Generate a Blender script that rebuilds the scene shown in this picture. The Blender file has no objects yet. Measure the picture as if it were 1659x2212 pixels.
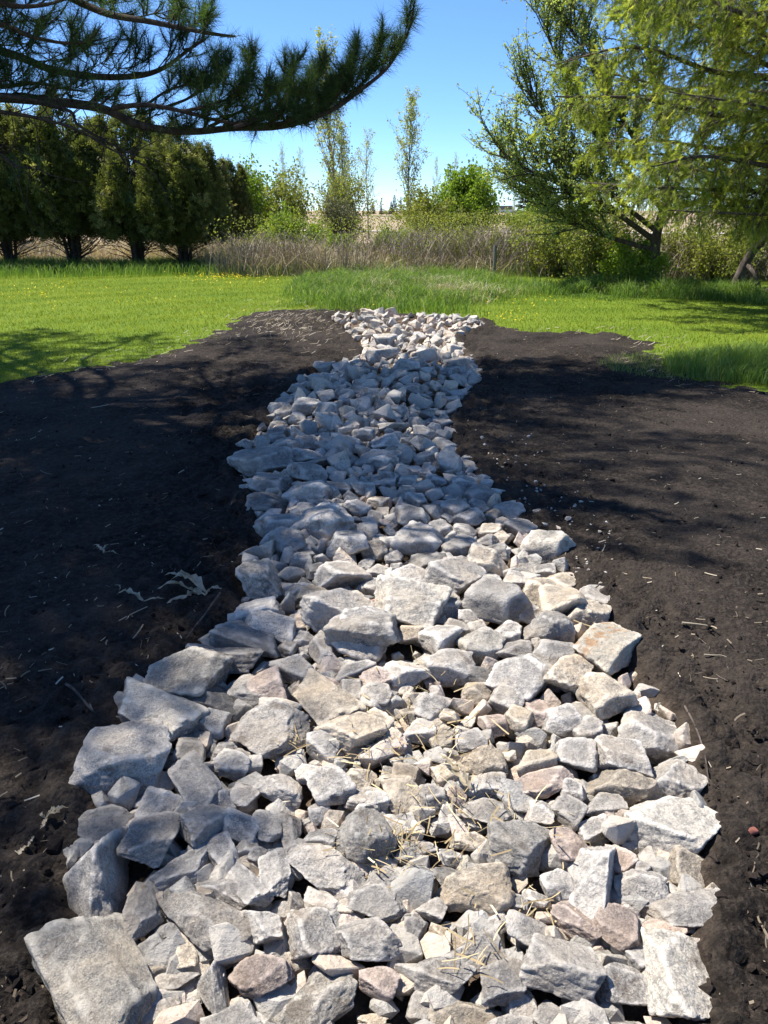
import bpy, bmesh, math, random
import numpy as np
from mathutils import Vector, Matrix, Euler, noise as mnoise

R = math.radians
random.seed(7)
RNG = np.random.default_rng(7)
S = bpy.context.scene
COL = S.collection

# ------------------------------------------------------------------ camera, sky, sun, exposure
CAM_H, PITCH, F = 1.6, R(21.55), 1661.0          # F: focal length for a 1659 x 2212 picture
cam_d = bpy.data.cameras.new('camera')
cam_d.sensor_fit = 'VERTICAL'
cam_d.angle = 2 * math.atan(1106 / F)
cam_d.clip_start, cam_d.clip_end = 0.05, 4000
cam = bpy.data.objects.new('camera', cam_d)
cam.location = (0, 0, CAM_H)
cam.rotation_euler = (R(90) - PITCH, 0, 0)
COL.objects.link(cam)
S.camera = cam

SUN_EL, SUN_AZ = R(57), R(-57)                    # azimuth from +Y (view direction), negative = left
TO_SUN = Vector((math.sin(SUN_AZ) * math.cos(SUN_EL), math.cos(SUN_AZ) * math.cos(SUN_EL), math.sin(SUN_EL)))
world = bpy.data.worlds.new('World')
S.world = world
world.use_nodes = True
wt = world.node_tree
sky = wt.nodes.new('ShaderNodeTexSky')
sky.sky_type = 'NISHITA'
sky.sun_disc = False
sky.sun_elevation = SUN_EL
sky.sun_rotation = SUN_AZ
sky.altitude = 6000
sky.air_density = 1.5
sky.dust_density = 0.0
sky.ozone_density = 10.0
bg = wt.nodes['Background']
wt.links.new(sky.outputs['Color'], bg.inputs['Color'])
bg.inputs['Strength'].default_value = 0.112
sun_d = bpy.data.lights.new('sun', 'SUN')
sun_d.energy = 5.0
sun_d.angle = R(0.53)
sun_d.color = (1.0, 0.955, 0.885)
sun = bpy.data.objects.new('sun', sun_d)
sun.rotation_euler = TO_SUN.to_track_quat('Z', 'Y').to_euler()
sun.location = TO_SUN * 60
COL.objects.link(sun)
S.view_settings.view_transform = 'Standard'
S.view_settings.look = 'None'
S.view_settings.exposure = 0.97
S.view_settings.gamma = 1.0
S.view_settings.use_curve_mapping = False
S.render.engine = 'CYCLES'
S.cycles.max_bounces = 6
S.cycles.diffuse_bounces = 3
S.cycles.transparent_max_bounces = 4

# ------------------------------------------------------------------ pixel -> place (1659 x 2212 picture)
CP, SP = math.cos(PITCH), math.sin(PITCH)
def ray(u, v):
    a, b = (u - 829.5) / F, (1106 - v) / F
    return np.array((a, CP + b * SP, -SP + b * CP))
def gpt(u, v, z=0.0):
    d = ray(u, v)
    t = (z - CAM_H) / d[2]
    return d[0] * t, d[1] * t
def apt(u, v, y):
    d = ray(u, v)
    t = y / d[1]
    return np.array((d[0] * t, y, CAM_H + d[2] * t))

# ------------------------------------------------------------------ scene helpers
def tag(o, label=None, cat=None, group=None, kind=None):
    if label: o['label'] = label
    if cat: o['category'] = cat
    if group: o['group'] = group
    if kind: o['kind'] = kind
    return o
def empty(name, loc, label=None, cat=None, group=None):
    o = bpy.data.objects.new(name, None)
    o.location = loc
    o.empty_display_size = 0.2
    COL.objects.link(o)
    return tag(o, label, cat, group)
def link(name, me, parent=None, loc=None):
    o = bpy.data.objects.new(name, me)
    COL.objects.link(o)
    if parent is not None: o.parent = parent
    if loc is not None: o.location = loc
    return o

class MB:
    """collects vertices and faces in numpy arrays and builds one mesh"""
    def __init__(s):
        s.v, s.t, s.q, s.r, s.n = [], [], [], [], 0
    def add(s, v, tris=None, quads=None, rnd=0.5):
        v = np.asarray(v, float).reshape(-1, 3)
        if tris is not None and len(tris): s.t.append(np.asarray(tris, np.int64).reshape(-1, 3) + s.n)
        if quads is not None and len(quads): s.q.append(np.asarray(quads, np.int64).reshape(-1, 4) + s.n)
        r = np.asarray(rnd, float)
        s.r.append(np.broadcast_to(r, (len(v),)) if r.ndim == 0 else r)
        s.v.append(v); s.n += len(v)
    def mesh(s, name, mat, smooth=True):
        v = np.concatenate(s.v) if s.v else np.zeros((0, 3))
        t = np.concatenate(s.t) if s.t else np.zeros((0, 3), np.int64)
        q = np.concatenate(s.q) if s.q else np.zeros((0, 4), np.int64)
        me = bpy.data.meshes.new(name)
        me.vertices.add(len(v)); me.vertices.foreach_set('co', v.ravel())
        me.loops.add(t.size + q.size)
        me.loops.foreach_set('vertex_index', np.concatenate((t.ravel(), q.ravel())).astype(np.int32))
        me.polygons.add(len(t) + len(q))
        st = np.concatenate((np.arange(len(t)) * 3, t.size + np.arange(len(q)) * 4)).astype(np.int32)
        me.polygons.foreach_set('loop_start', st)
        me.polygons.foreach_set('use_smooth', np.full(len(st), bool(smooth)))
        a = me.attributes.new('rnd', 'FLOAT', 'POINT')
        a.data.foreach_set('value', np.concatenate(s.r).astype(np.float32))
        me.update(calc_edges=True)
        if mat: me.materials.append(mat)
        return me

def instances(mb, proto, tris, P, M, rnd):
    """proto (n,3), P (k,3), M (k,3,3) -> adds k copies"""
    k, n = len(P), len(proto)
    V = np.einsum('kij,nj->kni', M, proto) + P[:, None, :]
    T = tris[None] + (np.arange(k) * n)[:, None, None]
    mb.add(V.reshape(-1, 3), T.reshape(-1, 3), rnd=np.repeat(rnd, n))

def frames(D, roll=None):
    """(k,3) directions -> (k,3,3) matrices whose third column is the direction"""
    D = np.asarray(D, float)
    D = D / (np.linalg.norm(D, axis=1, keepdims=True) + 1e-9)
    ref = np.where(np.abs(D[:, 2:3]) > 0.95, np.array([[1.0, 0, 0]]), np.array([[0, 0, 1.0]]))
    X = np.cross(ref, D); X /= np.linalg.norm(X, axis=1, keepdims=True)
    Y = np.cross(D, X)
    if roll is not None:
        c, s_ = np.cos(roll)[:, None], np.sin(roll)[:, None]
        X, Y = X * c + Y * s_, -X * s_ + Y * c
    return np.stack((X, Y, D), axis=2)

def tube(mb, pts, radii, sides=6, rnd=0.5):
    pts = np.asarray(pts, float); n = len(pts)
    radii = np.broadcast_to(np.asarray(radii, float), (n,))
    d = np.gradient(pts, axis=0)
    Fm = frames(d)
    for i in range(1, n):                              # keep the frame from twisting
        x = Fm[i - 1][:, 0]; z = Fm[i][:, 2]
        x = x - z * x.dot(z); x /= np.linalg.norm(x) + 1e-9
        Fm[i][:, 0] = x; Fm[i][:, 1] = np.cross(z, x)
    a = np.arange(sides) * 2 * np.pi / sides
    ring = np.stack((np.cos(a), np.sin(a), np.zeros(sides)), 1)
    V = np.einsum('kij,nj->kni', Fm, ring) * radii[:, None, None] + pts[:, None, :]
    i, j = np.meshgrid(np.arange(n - 1), np.arange(sides), indexing='ij')
    j2 = (j + 1) % sides
    Q = np.stack((i * sides + j, i * sides + j2, (i + 1) * sides + j2, (i + 1) * sides + j), -1).reshape(-1, 4)
    mb.add(V.reshape(-1, 3), quads=Q, rnd=rnd)

def curve_pts(P, n):
    """Catmull-Rom through the points of P"""
    P = np.asarray(P, float)
    Q = np.vstack((2 * P[0] - P[1], P, 2 * P[-1] - P[-2]))
    out = []
    for t in np.linspace(0, len(P) - 1 - 1e-6, n):
        k = int(t); f = t - k
        a, b, c, d = Q[k], Q[k + 1], Q[k + 2], Q[k + 3]
        out.append(0.5 * ((2 * b) + (c - a) * f + (2 * a - 5 * b + 4 * c - d) * f * f + (3 * b - a - 3 * c + d) * f ** 3))
    return np.array(out)

def vnoise(P, scale, seed=0.0, octaves=3):
    out = np.empty(len(P))
    for i, p in enumerate(P):
        out[i] = mnoise.fractal((p[0] * scale + seed, p[1] * scale - seed, p[2] * scale + 2 * seed), 1.0, 2.0, octaves)
    return out

_G = RNG.random((256, 256))
def fnoise(x, y, scale, octaves=4, seed=0):
    """fast tiled value noise on numpy arrays, about -1..1"""
    out = np.zeros_like(x, float); amp = 1.0; tot = 0
    for o in range(octaves):
        X, Y = x * scale + 17.3 * o + seed * 7.1, y * scale + 9.7 * o + seed * 3.3
        i, j = np.floor(X).astype(int), np.floor(Y).astype(int)
        fx, fy = X - i, Y - j
        fx, fy = fx * fx * (3 - 2 * fx), fy * fy * (3 - 2 * fy)
        g = lambda a, b: _G[a % 256, b % 256]
        out += amp * ((g(i, j) * (1 - fx) + g(i + 1, j) * fx) * (1 - fy) + (g(i, j + 1) * (1 - fx) + g(i + 1, j + 1) * fx) * fy)
        tot += amp; amp *= 0.5; scale *= 2.03
    return out / tot * 2 - 1

def poly_sd(x, y, poly):
    """signed distance to a polygon, positive inside"""
    x, y = np.asarray(x, float), np.asarray(y, float)
    P = np.asarray(poly, float); d = np.full(x.shape, 1e9); ins = np.zeros(x.shape, bool)
    for (ax, ay), (bx, by) in zip(P, np.roll(P, -1, 0)):
        ex, ey = bx - ax, by - ay
        t = np.clip(((x - ax) * ex + (y - ay) * ey) / (ex * ex + ey * ey + 1e-12), 0, 1)
        d = np.minimum(d, np.hypot(x - ax - t * ex, y - ay - t * ey))
        c = ((ay > y) != (by > y)) & (x < (bx - ax) * (y - ay) / (by - ay + 1e-12) + ax)
        ins ^= c
    return np.where(ins, d, -d)

# ------------------------------------------------------------------ materials
class NT:
    def __init__(s, name):
        s.m = bpy.data.materials.new(name); s.m.use_nodes = True
        s.t = s.m.node_tree; s.t.nodes.clear()
        s.out = s.t.nodes.new('ShaderNodeOutputMaterial')
    def n(s, kind, **kw):
        nd = s.t.nodes.new('ShaderNode' + kind)
        for k, v in kw.items():
            if k.startswith('i_'):
                key = k[2:].replace('_', ' ')
                nd.inputs[key].default_value = v
            else: setattr(nd, k, v)
        return nd
    def l(s, a, b): s.t.links.new(a, b)
    def ramp(s, fac, stops):
        r = s.n('ValToRGB'); e = r.color_ramp.elements
        while len(e) < len(stops): e.new(0.5)
        for el, (p, c) in zip(e, stops):
            el.position = p; el.color = (*c, 1) if len(c) == 3 else c
        s.l(fac, r.inputs[0]); return r.outputs[0]
    def mix(s, fac, a, b, blend='MIX'):
        m = s.n('Mix', data_type='RGBA', blend_type=blend)
        for sock, val in ((m.inputs[0], fac), (m.inputs[6], a), (m.inputs[7], b)):
            if hasattr(val, 'is_linked'): s.l(val, sock)
            elif isinstance(val, (int, float)): sock.default_value = val
            else: sock.default_value = (*val, 1) if len(val) == 3 else val
        return m.outputs[2]
    def math(s, op, a, b=0.0, c=0.0):
        m = s.n('Math', operation=op)
        for sock, val in zip(m.inputs, (a, b, c)):
            if hasattr(val, 'is_linked'): s.l(val, sock)
            else: sock.default_value = val
        return m.outputs[0]
    def noise(s, vec, scale, detail=4, rough=0.55, dist=0.0):
        nd = s.n('TexNoise'); nd.inputs['Scale'].default_value = scale
        nd.inputs['Detail'].default_value = detail; nd.inputs['Roughness'].default_value = rough
        nd.inputs['Distortion'].default_value = dist
        if vec is not None: s.l(vec, nd.inputs['Vector'])
        return nd.outputs['Fac']
    def bsdf(s, color, rough=0.9, bump=None, strength=0.4, dist=0.01, spec=0.3):
        b = s.n('BsdfPrincipled')
        if hasattr(color, 'is_linked'): s.l(color, b.inputs['Base Color'])
        else: b.inputs['Base Color'].default_value = (*color, 1)
        b.inputs['Roughness'].default_value = rough
        b.inputs['Specular IOR Level'].default_value = spec
        if bump is not None:
            bn = s.n('Bump'); bn.inputs['Strength'].default_value = strength; bn.inputs['Distance'].default_value = dist
            s.l(bump, bn.inputs['Height']); s.l(bn.outputs[0], b.inputs['Normal'])
        s.l(b.outputs[0], s.out.inputs['Surface'])
        return b

def stone_material(name, per_object):
    """grey granite-like limestone with pale broken edges, pale mottling, dusty tan or pink tint"""
    n = NT(name)
    geo = n.n('NewGeometry'); pos = geo.outputs['Position']
    if per_object:
        oi = n.n('ObjectInfo'); rnd = oi.outputs['Random']; tint = oi.outputs['Color']
        off = n.n('VectorMath', operation='SCALE'); n.l(tint, off.inputs[0]); off.inputs['Scale'].default_value = 0.0
        cx = n.n('CombineXYZ'); n.l(n.math('MULTIPLY', rnd, 37.0), cx.inputs[0]); n.l(n.math('MULTIPLY', rnd, 11.0), cx.inputs[2])
        va = n.n('VectorMath', operation='ADD'); n.l(pos, va.inputs[0]); n.l(cx.outputs[0], va.inputs[1]); P = va.outputs[0]
    else:
        at = n.n('Attribute', attribute_name='rnd'); rnd = at.outputs['Fac']
        tint = n.ramp(rnd, [(0.0, (0.93, 0.96, 1.0)), (0.45, (1, 1, 1)), (0.62, (1.06, 0.98, 0.88)), (0.85, (1.08, 0.96, 0.9)), (1.0, (0.78, 0.8, 0.84))])
        P = pos
    big = n.noise(P, 9.0, 4, 0.6, 0.4)
    mid = n.noise(P, 48.0, 5, 0.7)
    fine = n.noise(P, 190.0, 5, 0.8)
    vein = n.noise(P, 22.0, 7, 0.72, 1.6)
    base = n.ramp(big, [(0.32, (0.135, 0.134, 0.136)), (0.5, (0.23, 0.226, 0.22)), (0.66, (0.36, 0.345, 0.32))])
    r2 = n.math('FRACT', n.math('MULTIPLY', rnd, 17.31))
    midv = n.math('ADD', mid, n.math('MULTIPLY', n.math('SUBTRACT', r2, 0.5), 0.22))
    pale = n.ramp(midv, [(0.47, (0, 0, 0)), (0.63, (1, 1, 1))])
    c = n.mix(n.math('MULTIPLY', pale, 0.5), base, (0.48, 0.465, 0.44))
    sp = n.ramp(fine, [(0.38, (0.45, 0.45, 0.47)), (0.5, (0.95, 0.95, 0.95)), (0.63, (1.6, 1.58, 1.52))])
    r3 = n.math('FRACT', n.math('MULTIPLY', rnd, 53.7))
    c = n.mix(n.math('ADD', 0.35, n.math('MULTIPLY', r3, 0.65)), c, n.mix(1.0, c, sp, 'MULTIPLY'))
    # pale veins where the noise crosses its middle
    ve = n.math('SUBTRACT', 1.0, n.math('MULTIPLY', n.math('ABSOLUTE', n.math('SUBTRACT', vein, 0.5)), 28.0))
    ve = n.math('MAXIMUM', ve, 0.0)
    c = n.mix(n.math('MULTIPLY', ve, 0.35), c, (0.56, 0.55, 0.53))
    # crushed white edges
    pt = n.ramp(geo.outputs['Pointiness'], [(0.515, (0, 0, 0)), (0.56, (1, 1, 1))])
    c = n.mix(n.math('MULTIPLY', pt, n.math('MULTIPLY', mid, 1.5)), c, (0.60, 0.585, 0.555))
    # tan dust
    dust = n.ramp(n.noise(P, 6.0, 5, 0.6), [(0.46, (0, 0, 0)), (0.66, (1, 1, 1))])
    c = n.mix(n.math('MULTIPLY', dust, 0.4), c, (0.46, 0.395, 0.31))
    dark = n.ramp(n.noise(P, 30.0, 6, 0.7), [(0.64, (0, 0, 0)), (0.72, (1, 1, 1))])
    c = n.mix(n.math('MULTIPLY', dark, 0.6), c, (0.06, 0.052, 0.046))
    mud = n.ramp(n.noise(P, 11.0, 7, 0.72), [(0.56, (0, 0, 0)), (0.62, (1, 1, 1))])
    c = n.mix(n.math('MULTIPLY', mud, n.math('MULTIPLY', n.math('GREATER_THAN', r3, 0.6), 0.55)), c, (0.11, 0.085, 0.065))
    c = n.mix(1.0, c, tint, 'MULTIPLY')
    c = n.mix(1.0, c, (1.06, 1.005, 0.925), 'MULTIPLY')
    val = n.math('ADD', 0.80, n.math('MULTIPLY', rnd, 0.45))
    hsv = n.n('HueSaturation'); n.l(val, hsv.inputs['Value']); n.l(c, hsv.inputs['Color'])
    wv = n.n('TexWave', wave_type='BANDS', bands_direction='DIAGONAL'); n.l(P, wv.inputs['Vector']); wv.inputs['Scale'].default_value = 9.0
    wv.inputs['Distortion'].default_value = 9.0; wv.inputs['Detail'].default_value = 4.0; wv.inputs['Detail Scale'].default_value = 2.0
    h = n.math('ADD', n.math('ADD', n.noise(P, 26.0, 8, 0.66), n.math('MULTIPLY', n.math('MULTIPLY', wv.outputs['Fac'], r2), 0.16)), n.math('MULTIPLY', fine, 0.22))
    n.bsdf(hsv.outputs[0], 0.88, h, 1.0, 0.022, 0.25)
    return n

stone_nt = stone_material('broken_stone', True)
M_STONE = stone_nt.m
M_STONE_SMALL = stone_material('broken_stone_small', False).m

def rust_material():
    n = stone_material('rust_stained_stone', True)
    b = [x for x in n.t.nodes if x.type == 'BSDF_PRINCIPLED'][0]
    src = b.inputs['Base Color'].links[0].from_socket
    tc = n.n('TexCoord')
    sep = n.n('SeparateXYZ'); n.l(tc.outputs['Object'], sep.inputs[0])
    mask = n.math('MULTIPLY', n.ramp(n.noise(tc.outputs['Object'], 2.4, 5, 0.65), [(0.50, (0, 0, 0)), (0.57, (1, 1, 1))]),
                  n.ramp(sep.outputs['X'], [(0.0, (1, 1, 1)), (0.22, (0, 0, 0))]))
    n.l(n.mix(n.math('MULTIPLY', mask, 0.65), src, (0.34, 0.17, 0.06)), b.inputs['Base Color'])
    return n.m
M_RUST = rust_material()

def soil_material():
    n = NT('black_topsoil')
    pos = n.n('NewGeometry').outputs['Position']
    a = n.noise(pos, 1.3, 5, 0.6); b = n.noise(pos, 34.0, 6, 0.7); c2 = n.noise(pos, 150.0, 4, 0.7)
    c = n.ramp(a, [(0.36, (0.011, 0.009, 0.0078)), (0.64, (0.044, 0.036, 0.030))])
    c = n.mix(n.ramp(b, [(0.45, (0, 0, 0)), (0.75, (1, 1, 1))]), c, (0.076, 0.062, 0.051))
    c = n.mix(1.0, c, n.ramp(c2, [(0.3, (0.55, 0.55, 0.55)), (0.7, (1.35, 1.3, 1.25))]), 'MULTIPLY')
    at = n.n('Attribute', attribute_name='rnd')
    c = n.mix(n.math('MULTIPLY', at.outputs['Fac'], n.ramp(b, [(0.3, (0.35, 0.35, 0.35)), (0.6, (1, 1, 1))])), c, (0.17, 0.125, 0.088))
    vo = n.n('TexVoronoi'); n.l(pos, vo.inputs['Vector']); vo.inputs['Scale'].default_value = 55
    h = n.math('ADD', n.math('MULTIPLY', b, 0.8), n.math('ADD', n.math('MULTIPLY', vo.outputs['Distance'], -0.5), n.math('MULTIPLY', c2, 0.35)))
    n.bsdf(c, 0.97, h, 0.9, 0.02, 0.12)
    return n.m
M_SOIL = soil_material()

def clod_material():
    n = NT('soil_crumbs')
    at = n.n('Attribute', attribute_name='rnd')
    pos = n.n('NewGeometry').outputs['Position']
    c = n.ramp(at.outputs['Fac'], [(0, (0.012, 0.010, 0.009)), (0.6, (0.030, 0.023, 0.019)), (1, (0.055, 0.042, 0.033))])
    n.bsdf(c, 0.97, n.noise(pos, 120, 5, 0.7), 0.8, 0.01, 0.12)
    return n.m
M_CLOD = clod_material()

def lawn_material():
    n = NT('mown_lawn')
    pos = n.n('NewGeometry').outputs['Position']
    a = n.noise(pos, 0.45, 4, 0.6); b = n.noise(pos, 14.0, 5, 0.7); d = n.noise(pos, 70.0, 3, 0.7)
    c = n.ramp(a, [(0.3, (0.085, 0.15, 0.012)), (0.7, (0.15, 0.21, 0.02))])
    c = n.mix(n.math('MULTIPLY', n.ramp(b, [(0.5, (0, 0, 0)), (0.75, (1, 1, 1))]), 0.5), c, (0.22, 0.24, 0.07))
    c = n.mix(1.0, c, n.ramp(d, [(0.3, (0.6, 0.6, 0.6)), (0.7, (1.3, 1.3, 1.3))]), 'MULTIPLY')
    n.bsdf(c, 0.95, b, 0.6, 0.03, 0.1)
    return n.m
M_LAWN = lawn_material()

def field_material():
    n = NT('corn_stubble_field')
    pos = n.n('NewGeometry').outputs['Position']
    mp = n.n('Mapping'); n.l(pos, mp.inputs['Vector']); mp.inputs['Scale'].default_value = (0.06, 0.9, 1)
    mp.inputs['Rotation'].default_value = (0, 0, 0.05)
    a = n.noise(mp.outputs[0], 1.0, 5, 0.65); b = n.noise(pos, 2.0, 5, 0.7)
    c = n.ramp(a, [(0.3, (0.25, 0.18, 0.115)), (0.55, (0.37, 0.285, 0.195)), (0.75, (0.46, 0.37, 0.26))])
    c = n.mix(1.0, c, n.ramp(b, [(0.3, (0.7, 0.7, 0.7)), (0.7, (1.2, 1.2, 1.2))]), 'MULTIPLY')
    n.bsdf(c, 0.97, b, 0.5, 0.1, 0.1)
    return n.m
M_FIELD = field_material()

def leaf_material(name, lo, hi, trans=0.35, extra=None, rough=0.6):
    n = NT(name)
    at = n.n('Attribute', attribute_name='rnd')
    stops = [(0.0, lo), (0.8, hi)] + ([(1.0, extra)] if extra else [])
    c = n.ramp(at.outputs['Fac'], stops)
    d = n.n('BsdfPrincipled'); n.l(c, d.inputs['Base Color']); d.inputs['Roughness'].default_value = rough
    d.inputs['Specular IOR Level'].default_value = 0.25
    t = n.n('BsdfTranslucent')
    n.l(n.mix(1.0, c, (1.25, 1.3, 0.6), 'MULTIPLY'), t.inputs['Color'])
    ms = n.n('MixShader'); ms.inputs[0].default_value = trans
    n.l(d.outputs[0], ms.inputs[1]); n.l(t.outputs[0], ms.inputs[2]); n.l(ms.outputs[0], n.out.inputs['Surface'])
    return n.m
M_BLADE = leaf_material('lawn_blades', (0.15, 0.195, 0.016), (0.30, 0.325, 0.036), 0.4, (0.36, 0.33, 0.13))
M_TALL = leaf_material('tall_grass_blades', (0.085, 0.155, 0.03), (0.20, 0.30, 0.07), 0.45, (0.40, 0.41, 0.18))
M_DRY = leaf_material('dry_stems', (0.20, 0.145, 0.10), (0.46, 0.37, 0.25), 0.2, (0.62, 0.53, 0.38))
M_BRUSH = leaf_material('brush_twigs', (0.13, 0.10, 0.08), (0.34, 0.275, 0.22), 0.05, (0.46, 0.38, 0.30))
M_STRAW = leaf_material('straw', (0.28, 0.20, 0.10), (0.60, 0.47, 0.26), 0.15, (0.74, 0.65, 0.46))
M_LITTER = leaf_material('plant_litter', (0.10, 0.075, 0.05), (0.36, 0.29, 0.20), 0.1, (0.60, 0.53, 0.41))
M_HUSK = leaf_material('corn_husk', (0.24, 0.19, 0.13), (0.50, 0.43, 0.32), 0.25)
M_PINE = leaf_material('pine_needles', (0.028, 0.06, 0.026), (0.095, 0.15, 0.045), 0.45, (0.24, 0.28, 0.07))
M_CEDAR = leaf_material('arborvitae_sprays', (0.06, 0.075, 0.025), (0.17, 0.185, 0.062), 0.42, (0.34, 0.31, 0.16))
M_FIR = leaf_material('fir_sprays', (0.12, 0.165, 0.035), (0.38, 0.41, 0.085), 0.58, (0.55, 0.52, 0.14))
M_POPLAR = leaf_material('young_poplar_leaves', (0.26, 0.31, 0.13), (0.40, 0.44, 0.22), 0.5, (0.5, 0.5, 0.32))
M_WILLOW = leaf_material('young_willow_leaves', (0.22, 0.28, 0.10), (0.38, 0.44, 0.17), 0.55, (0.5, 0.52, 0.28))
M_BUSH = leaf_material('bright_bush_leaves', (0.12, 0.20, 0.02), (0.25, 0.35, 0.04), 0.4, (0.36, 0.42, 0.08))
M_OLIVE = leaf_material('olive_bush_leaves', (0.15, 0.17, 0.035), (0.28, 0.30, 0.07), 0.4, (0.38, 0.37, 0.12))
M_GREY = leaf_material('greygreen_bush_leaves', (0.09, 0.10, 0.06), (0.18, 0.18, 0.11), 0.3, (0.26, 0.25, 0.15))
M_FARTREE = leaf_material('distant_conifer', (0.028, 0.05, 0.04), (0.06, 0.09, 0.06), 0.1)
M_YELLOW = leaf_material('dandelion_petals', (0.65, 0.48, 0.01), (0.85, 0.65, 0.02), 0.2)

def bark_material(name, dark, light, scale=18):
    n = NT(name)
    pos = n.n('NewGeometry').outputs['Position']
    mp = n.n('Mapping'); n.l(pos, mp.inputs['Vector']); mp.inputs['Scale'].default_value = (1, 1, 0.35)
    a = n.noise(mp.outputs[0], scale, 6, 0.7)
    c = n.ramp(a, [(0.35, dark), (0.65, light)])
    n.bsdf(c, 0.93, a, 0.8, 0.02, 0.15)
    return n.m
M_BARK_PINE = bark_material('pine_bark', (0.030, 0.022, 0.017), (0.095, 0.072, 0.055), 30)
M_BARK_CEDAR = bark_material('cedar_bark', (0.035, 0.026, 0.020), (0.10, 0.078, 0.06))
M_BARK_GREY = bark_material('grey_bark', (0.10, 0.085, 0.07), (0.25, 0.22, 0.19))
M_BARK_DARK = bark_material('dark_bark', (0.045, 0.036, 0.03), (0.15, 0.12, 0.10))
M_POST = bark_material('weathered_post', (0.13, 0.12, 0.11), (0.30, 0.27, 0.24), 40)
def plain(name, col, rough=0.8):
    n = NT(name)
    pos = n.n('NewGeometry').outputs['Position']
    c = n.mix(1.0, col, n.ramp(n.noise(pos, 25, 4, 0.6), [(0.3, (0.8, 0.8, 0.8)), (0.7, (1.15, 1.15, 1.15))]), 'MULTIPLY')
    n.bsdf(c, rough); return n.m
M_WHITE = plain('white_siding', (0.75, 0.75, 0.72))
M_ROOF = plain('grey_roof', (0.16, 0.16, 0.17))
M_WIRE = plain('dull_steel', (0.18, 0.17, 0.16))
M_CLAY = plain('red_clay', (0.27, 0.10, 0.07))

# ------------------------------------------------------------------ ground: field, lawn, soil
BED = [(80,2260),(95,2120),(112,2000),(118,1900),(140,1790),(175,1690),(190,1590),(240,1490),(335,1415),(420,1365),(490,1320),(505,1230),
       (545,1160),(545,1080),(515,1010),(520,955),(565,905),(600,850),(665,800),(770,772),(785,752),(752,722),(738,700),(706,690),(715,676),
       (880,676),(1045,684),(1048,700),(985,724),(1000,745),(1038,778),(1038,815),(1012,850),(975,900),(985,950),(1045,1010),(1085,1065),
       (1140,1110),(1212,1190),(1260,1260),(1320,1310),(1372,1400),(1400,1450),(1475,1510),(1520,1600),(1540,1700),(1558,1800),(1562,1920),
       (1550,2060),(1550,2260)]
BEDW = [gpt(u, v, 0.06) for u, v in BED]
SOIL = [(-700,880),(-300,850),(0,832),(120,808),(300,778),(450,730),(520,692),(575,672),(700,668),(800,672),(1060,705),(1150,716),(1300,722),(1400,735),
        (1420,775),(1480,810),(1560,842),(1660,852),(1900,865),(2400,900)]
SOILW = [gpt(u, v) for u, v in SOIL] + [(5.5, 0.2), (5.5, -2.5), (-5.5, -2.5), (-5.5, 0.2)]

def ground_grid(name, xs, ys, zfun, mat):
    X, Y = np.meshgrid(xs, ys)
    Z = zfun(X, Y)
    ny, nx = X.shape
    i, j = np.meshgrid(np.arange(ny - 1), np.arange(nx - 1), indexing='ij')
    Q = np.stack((i * nx + j, i * nx + j + 1, (i + 1) * nx + j + 1, (i + 1) * nx + j), -1).reshape(-1, 4)
    mb = MB(); mb.add(np.stack((X, Y, Z), -1).reshape(-1, 3), quads=Q)
    o = link(name, mb.mesh(name, mat)); o['kind'] = 'structure'
    return o

# stubble field to the horizon
ground_grid('field', np.concatenate(([-2500, -900, -300], np.linspace(-120, 120, 41), [300, 900, 2500])),
            np.concatenate(([-400, -40], np.linspace(0, 60, 25), [80, 110, 150, 200, 280, 400, 700, 1400, 3000])),
            lambda X, Y: -0.12 + 0.0 * X + 0.05 * fnoise(X, Y, 0.05, 2) - np.clip((Y - 280) / 400, 0, 4) * 1.5, M_FIELD)
LAWN_EDGE = 24.5
def lawn_z(X, Y):
    low = np.clip(np.maximum(poly_sd(X, Y, BEDW) + 0.1, poly_sd(X, Y, SOILW) - 0.7) / 0.3, 0, 1)
    return 0.012 * fnoise(X, Y, 0.8, 3, 3) - 0.2 * low - 0.16 * np.clip((Y - LAWN_EDGE + 0.6 * fnoise(X, Y, 0.5, 2)) / 1.5, 0, 1)
ground_grid('lawn', np.concatenate((np.linspace(-34, -8, 50), np.linspace(-7.8, 7.8, 180), np.linspace(8, 34, 50))), np.linspace(-8, 27, 170), lawn_z, M_LAWN)

# soil sheet, finer near the camera; its rim dips under the lawn
ys = np.concatenate(([-2.4, -1.2, -0.2], np.geomspace(0.6, 13.6, 390)))
us = np.linspace(-1, 1, 430); us = us * (0.45 + 0.55 * us ** 2)
X = us[None, :] * (0.62 * np.maximum(ys, 0.5) + 5.0)[:, None]
Y = np.repeat(ys[:, None], len(us), 1)
sd = poly_sd(X, Y, SOILW) + 0.30 * fnoise(X, Y, 1.6, 4, 5) + 0.30 * fnoise(X, Y, 6.5, 4, 15)
bed_sd = poly_sd(X, Y, BEDW)
sd = np.maximum(sd, bed_sd + 0.12)
edge = np.clip(sd / 0.35, -1, 1)
Z = 0.006 + 0.035 * edge - 0.10 * np.clip(-sd, 0, 1)
rough = np.clip(0.35 + 1.6 * np.exp(-np.abs(bed_sd + 0.12) / 0.22), 0, 1.4)
Z += (0.012 * fnoise(X, Y, 5, 4, 1) + 0.030 * rough * fnoise(X, Y, 17, 4, 2) + 0.012 * rough * fnoise(X, Y, 60, 2, 8)) * np.clip(edge + 0.6, 0, 1)
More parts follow.
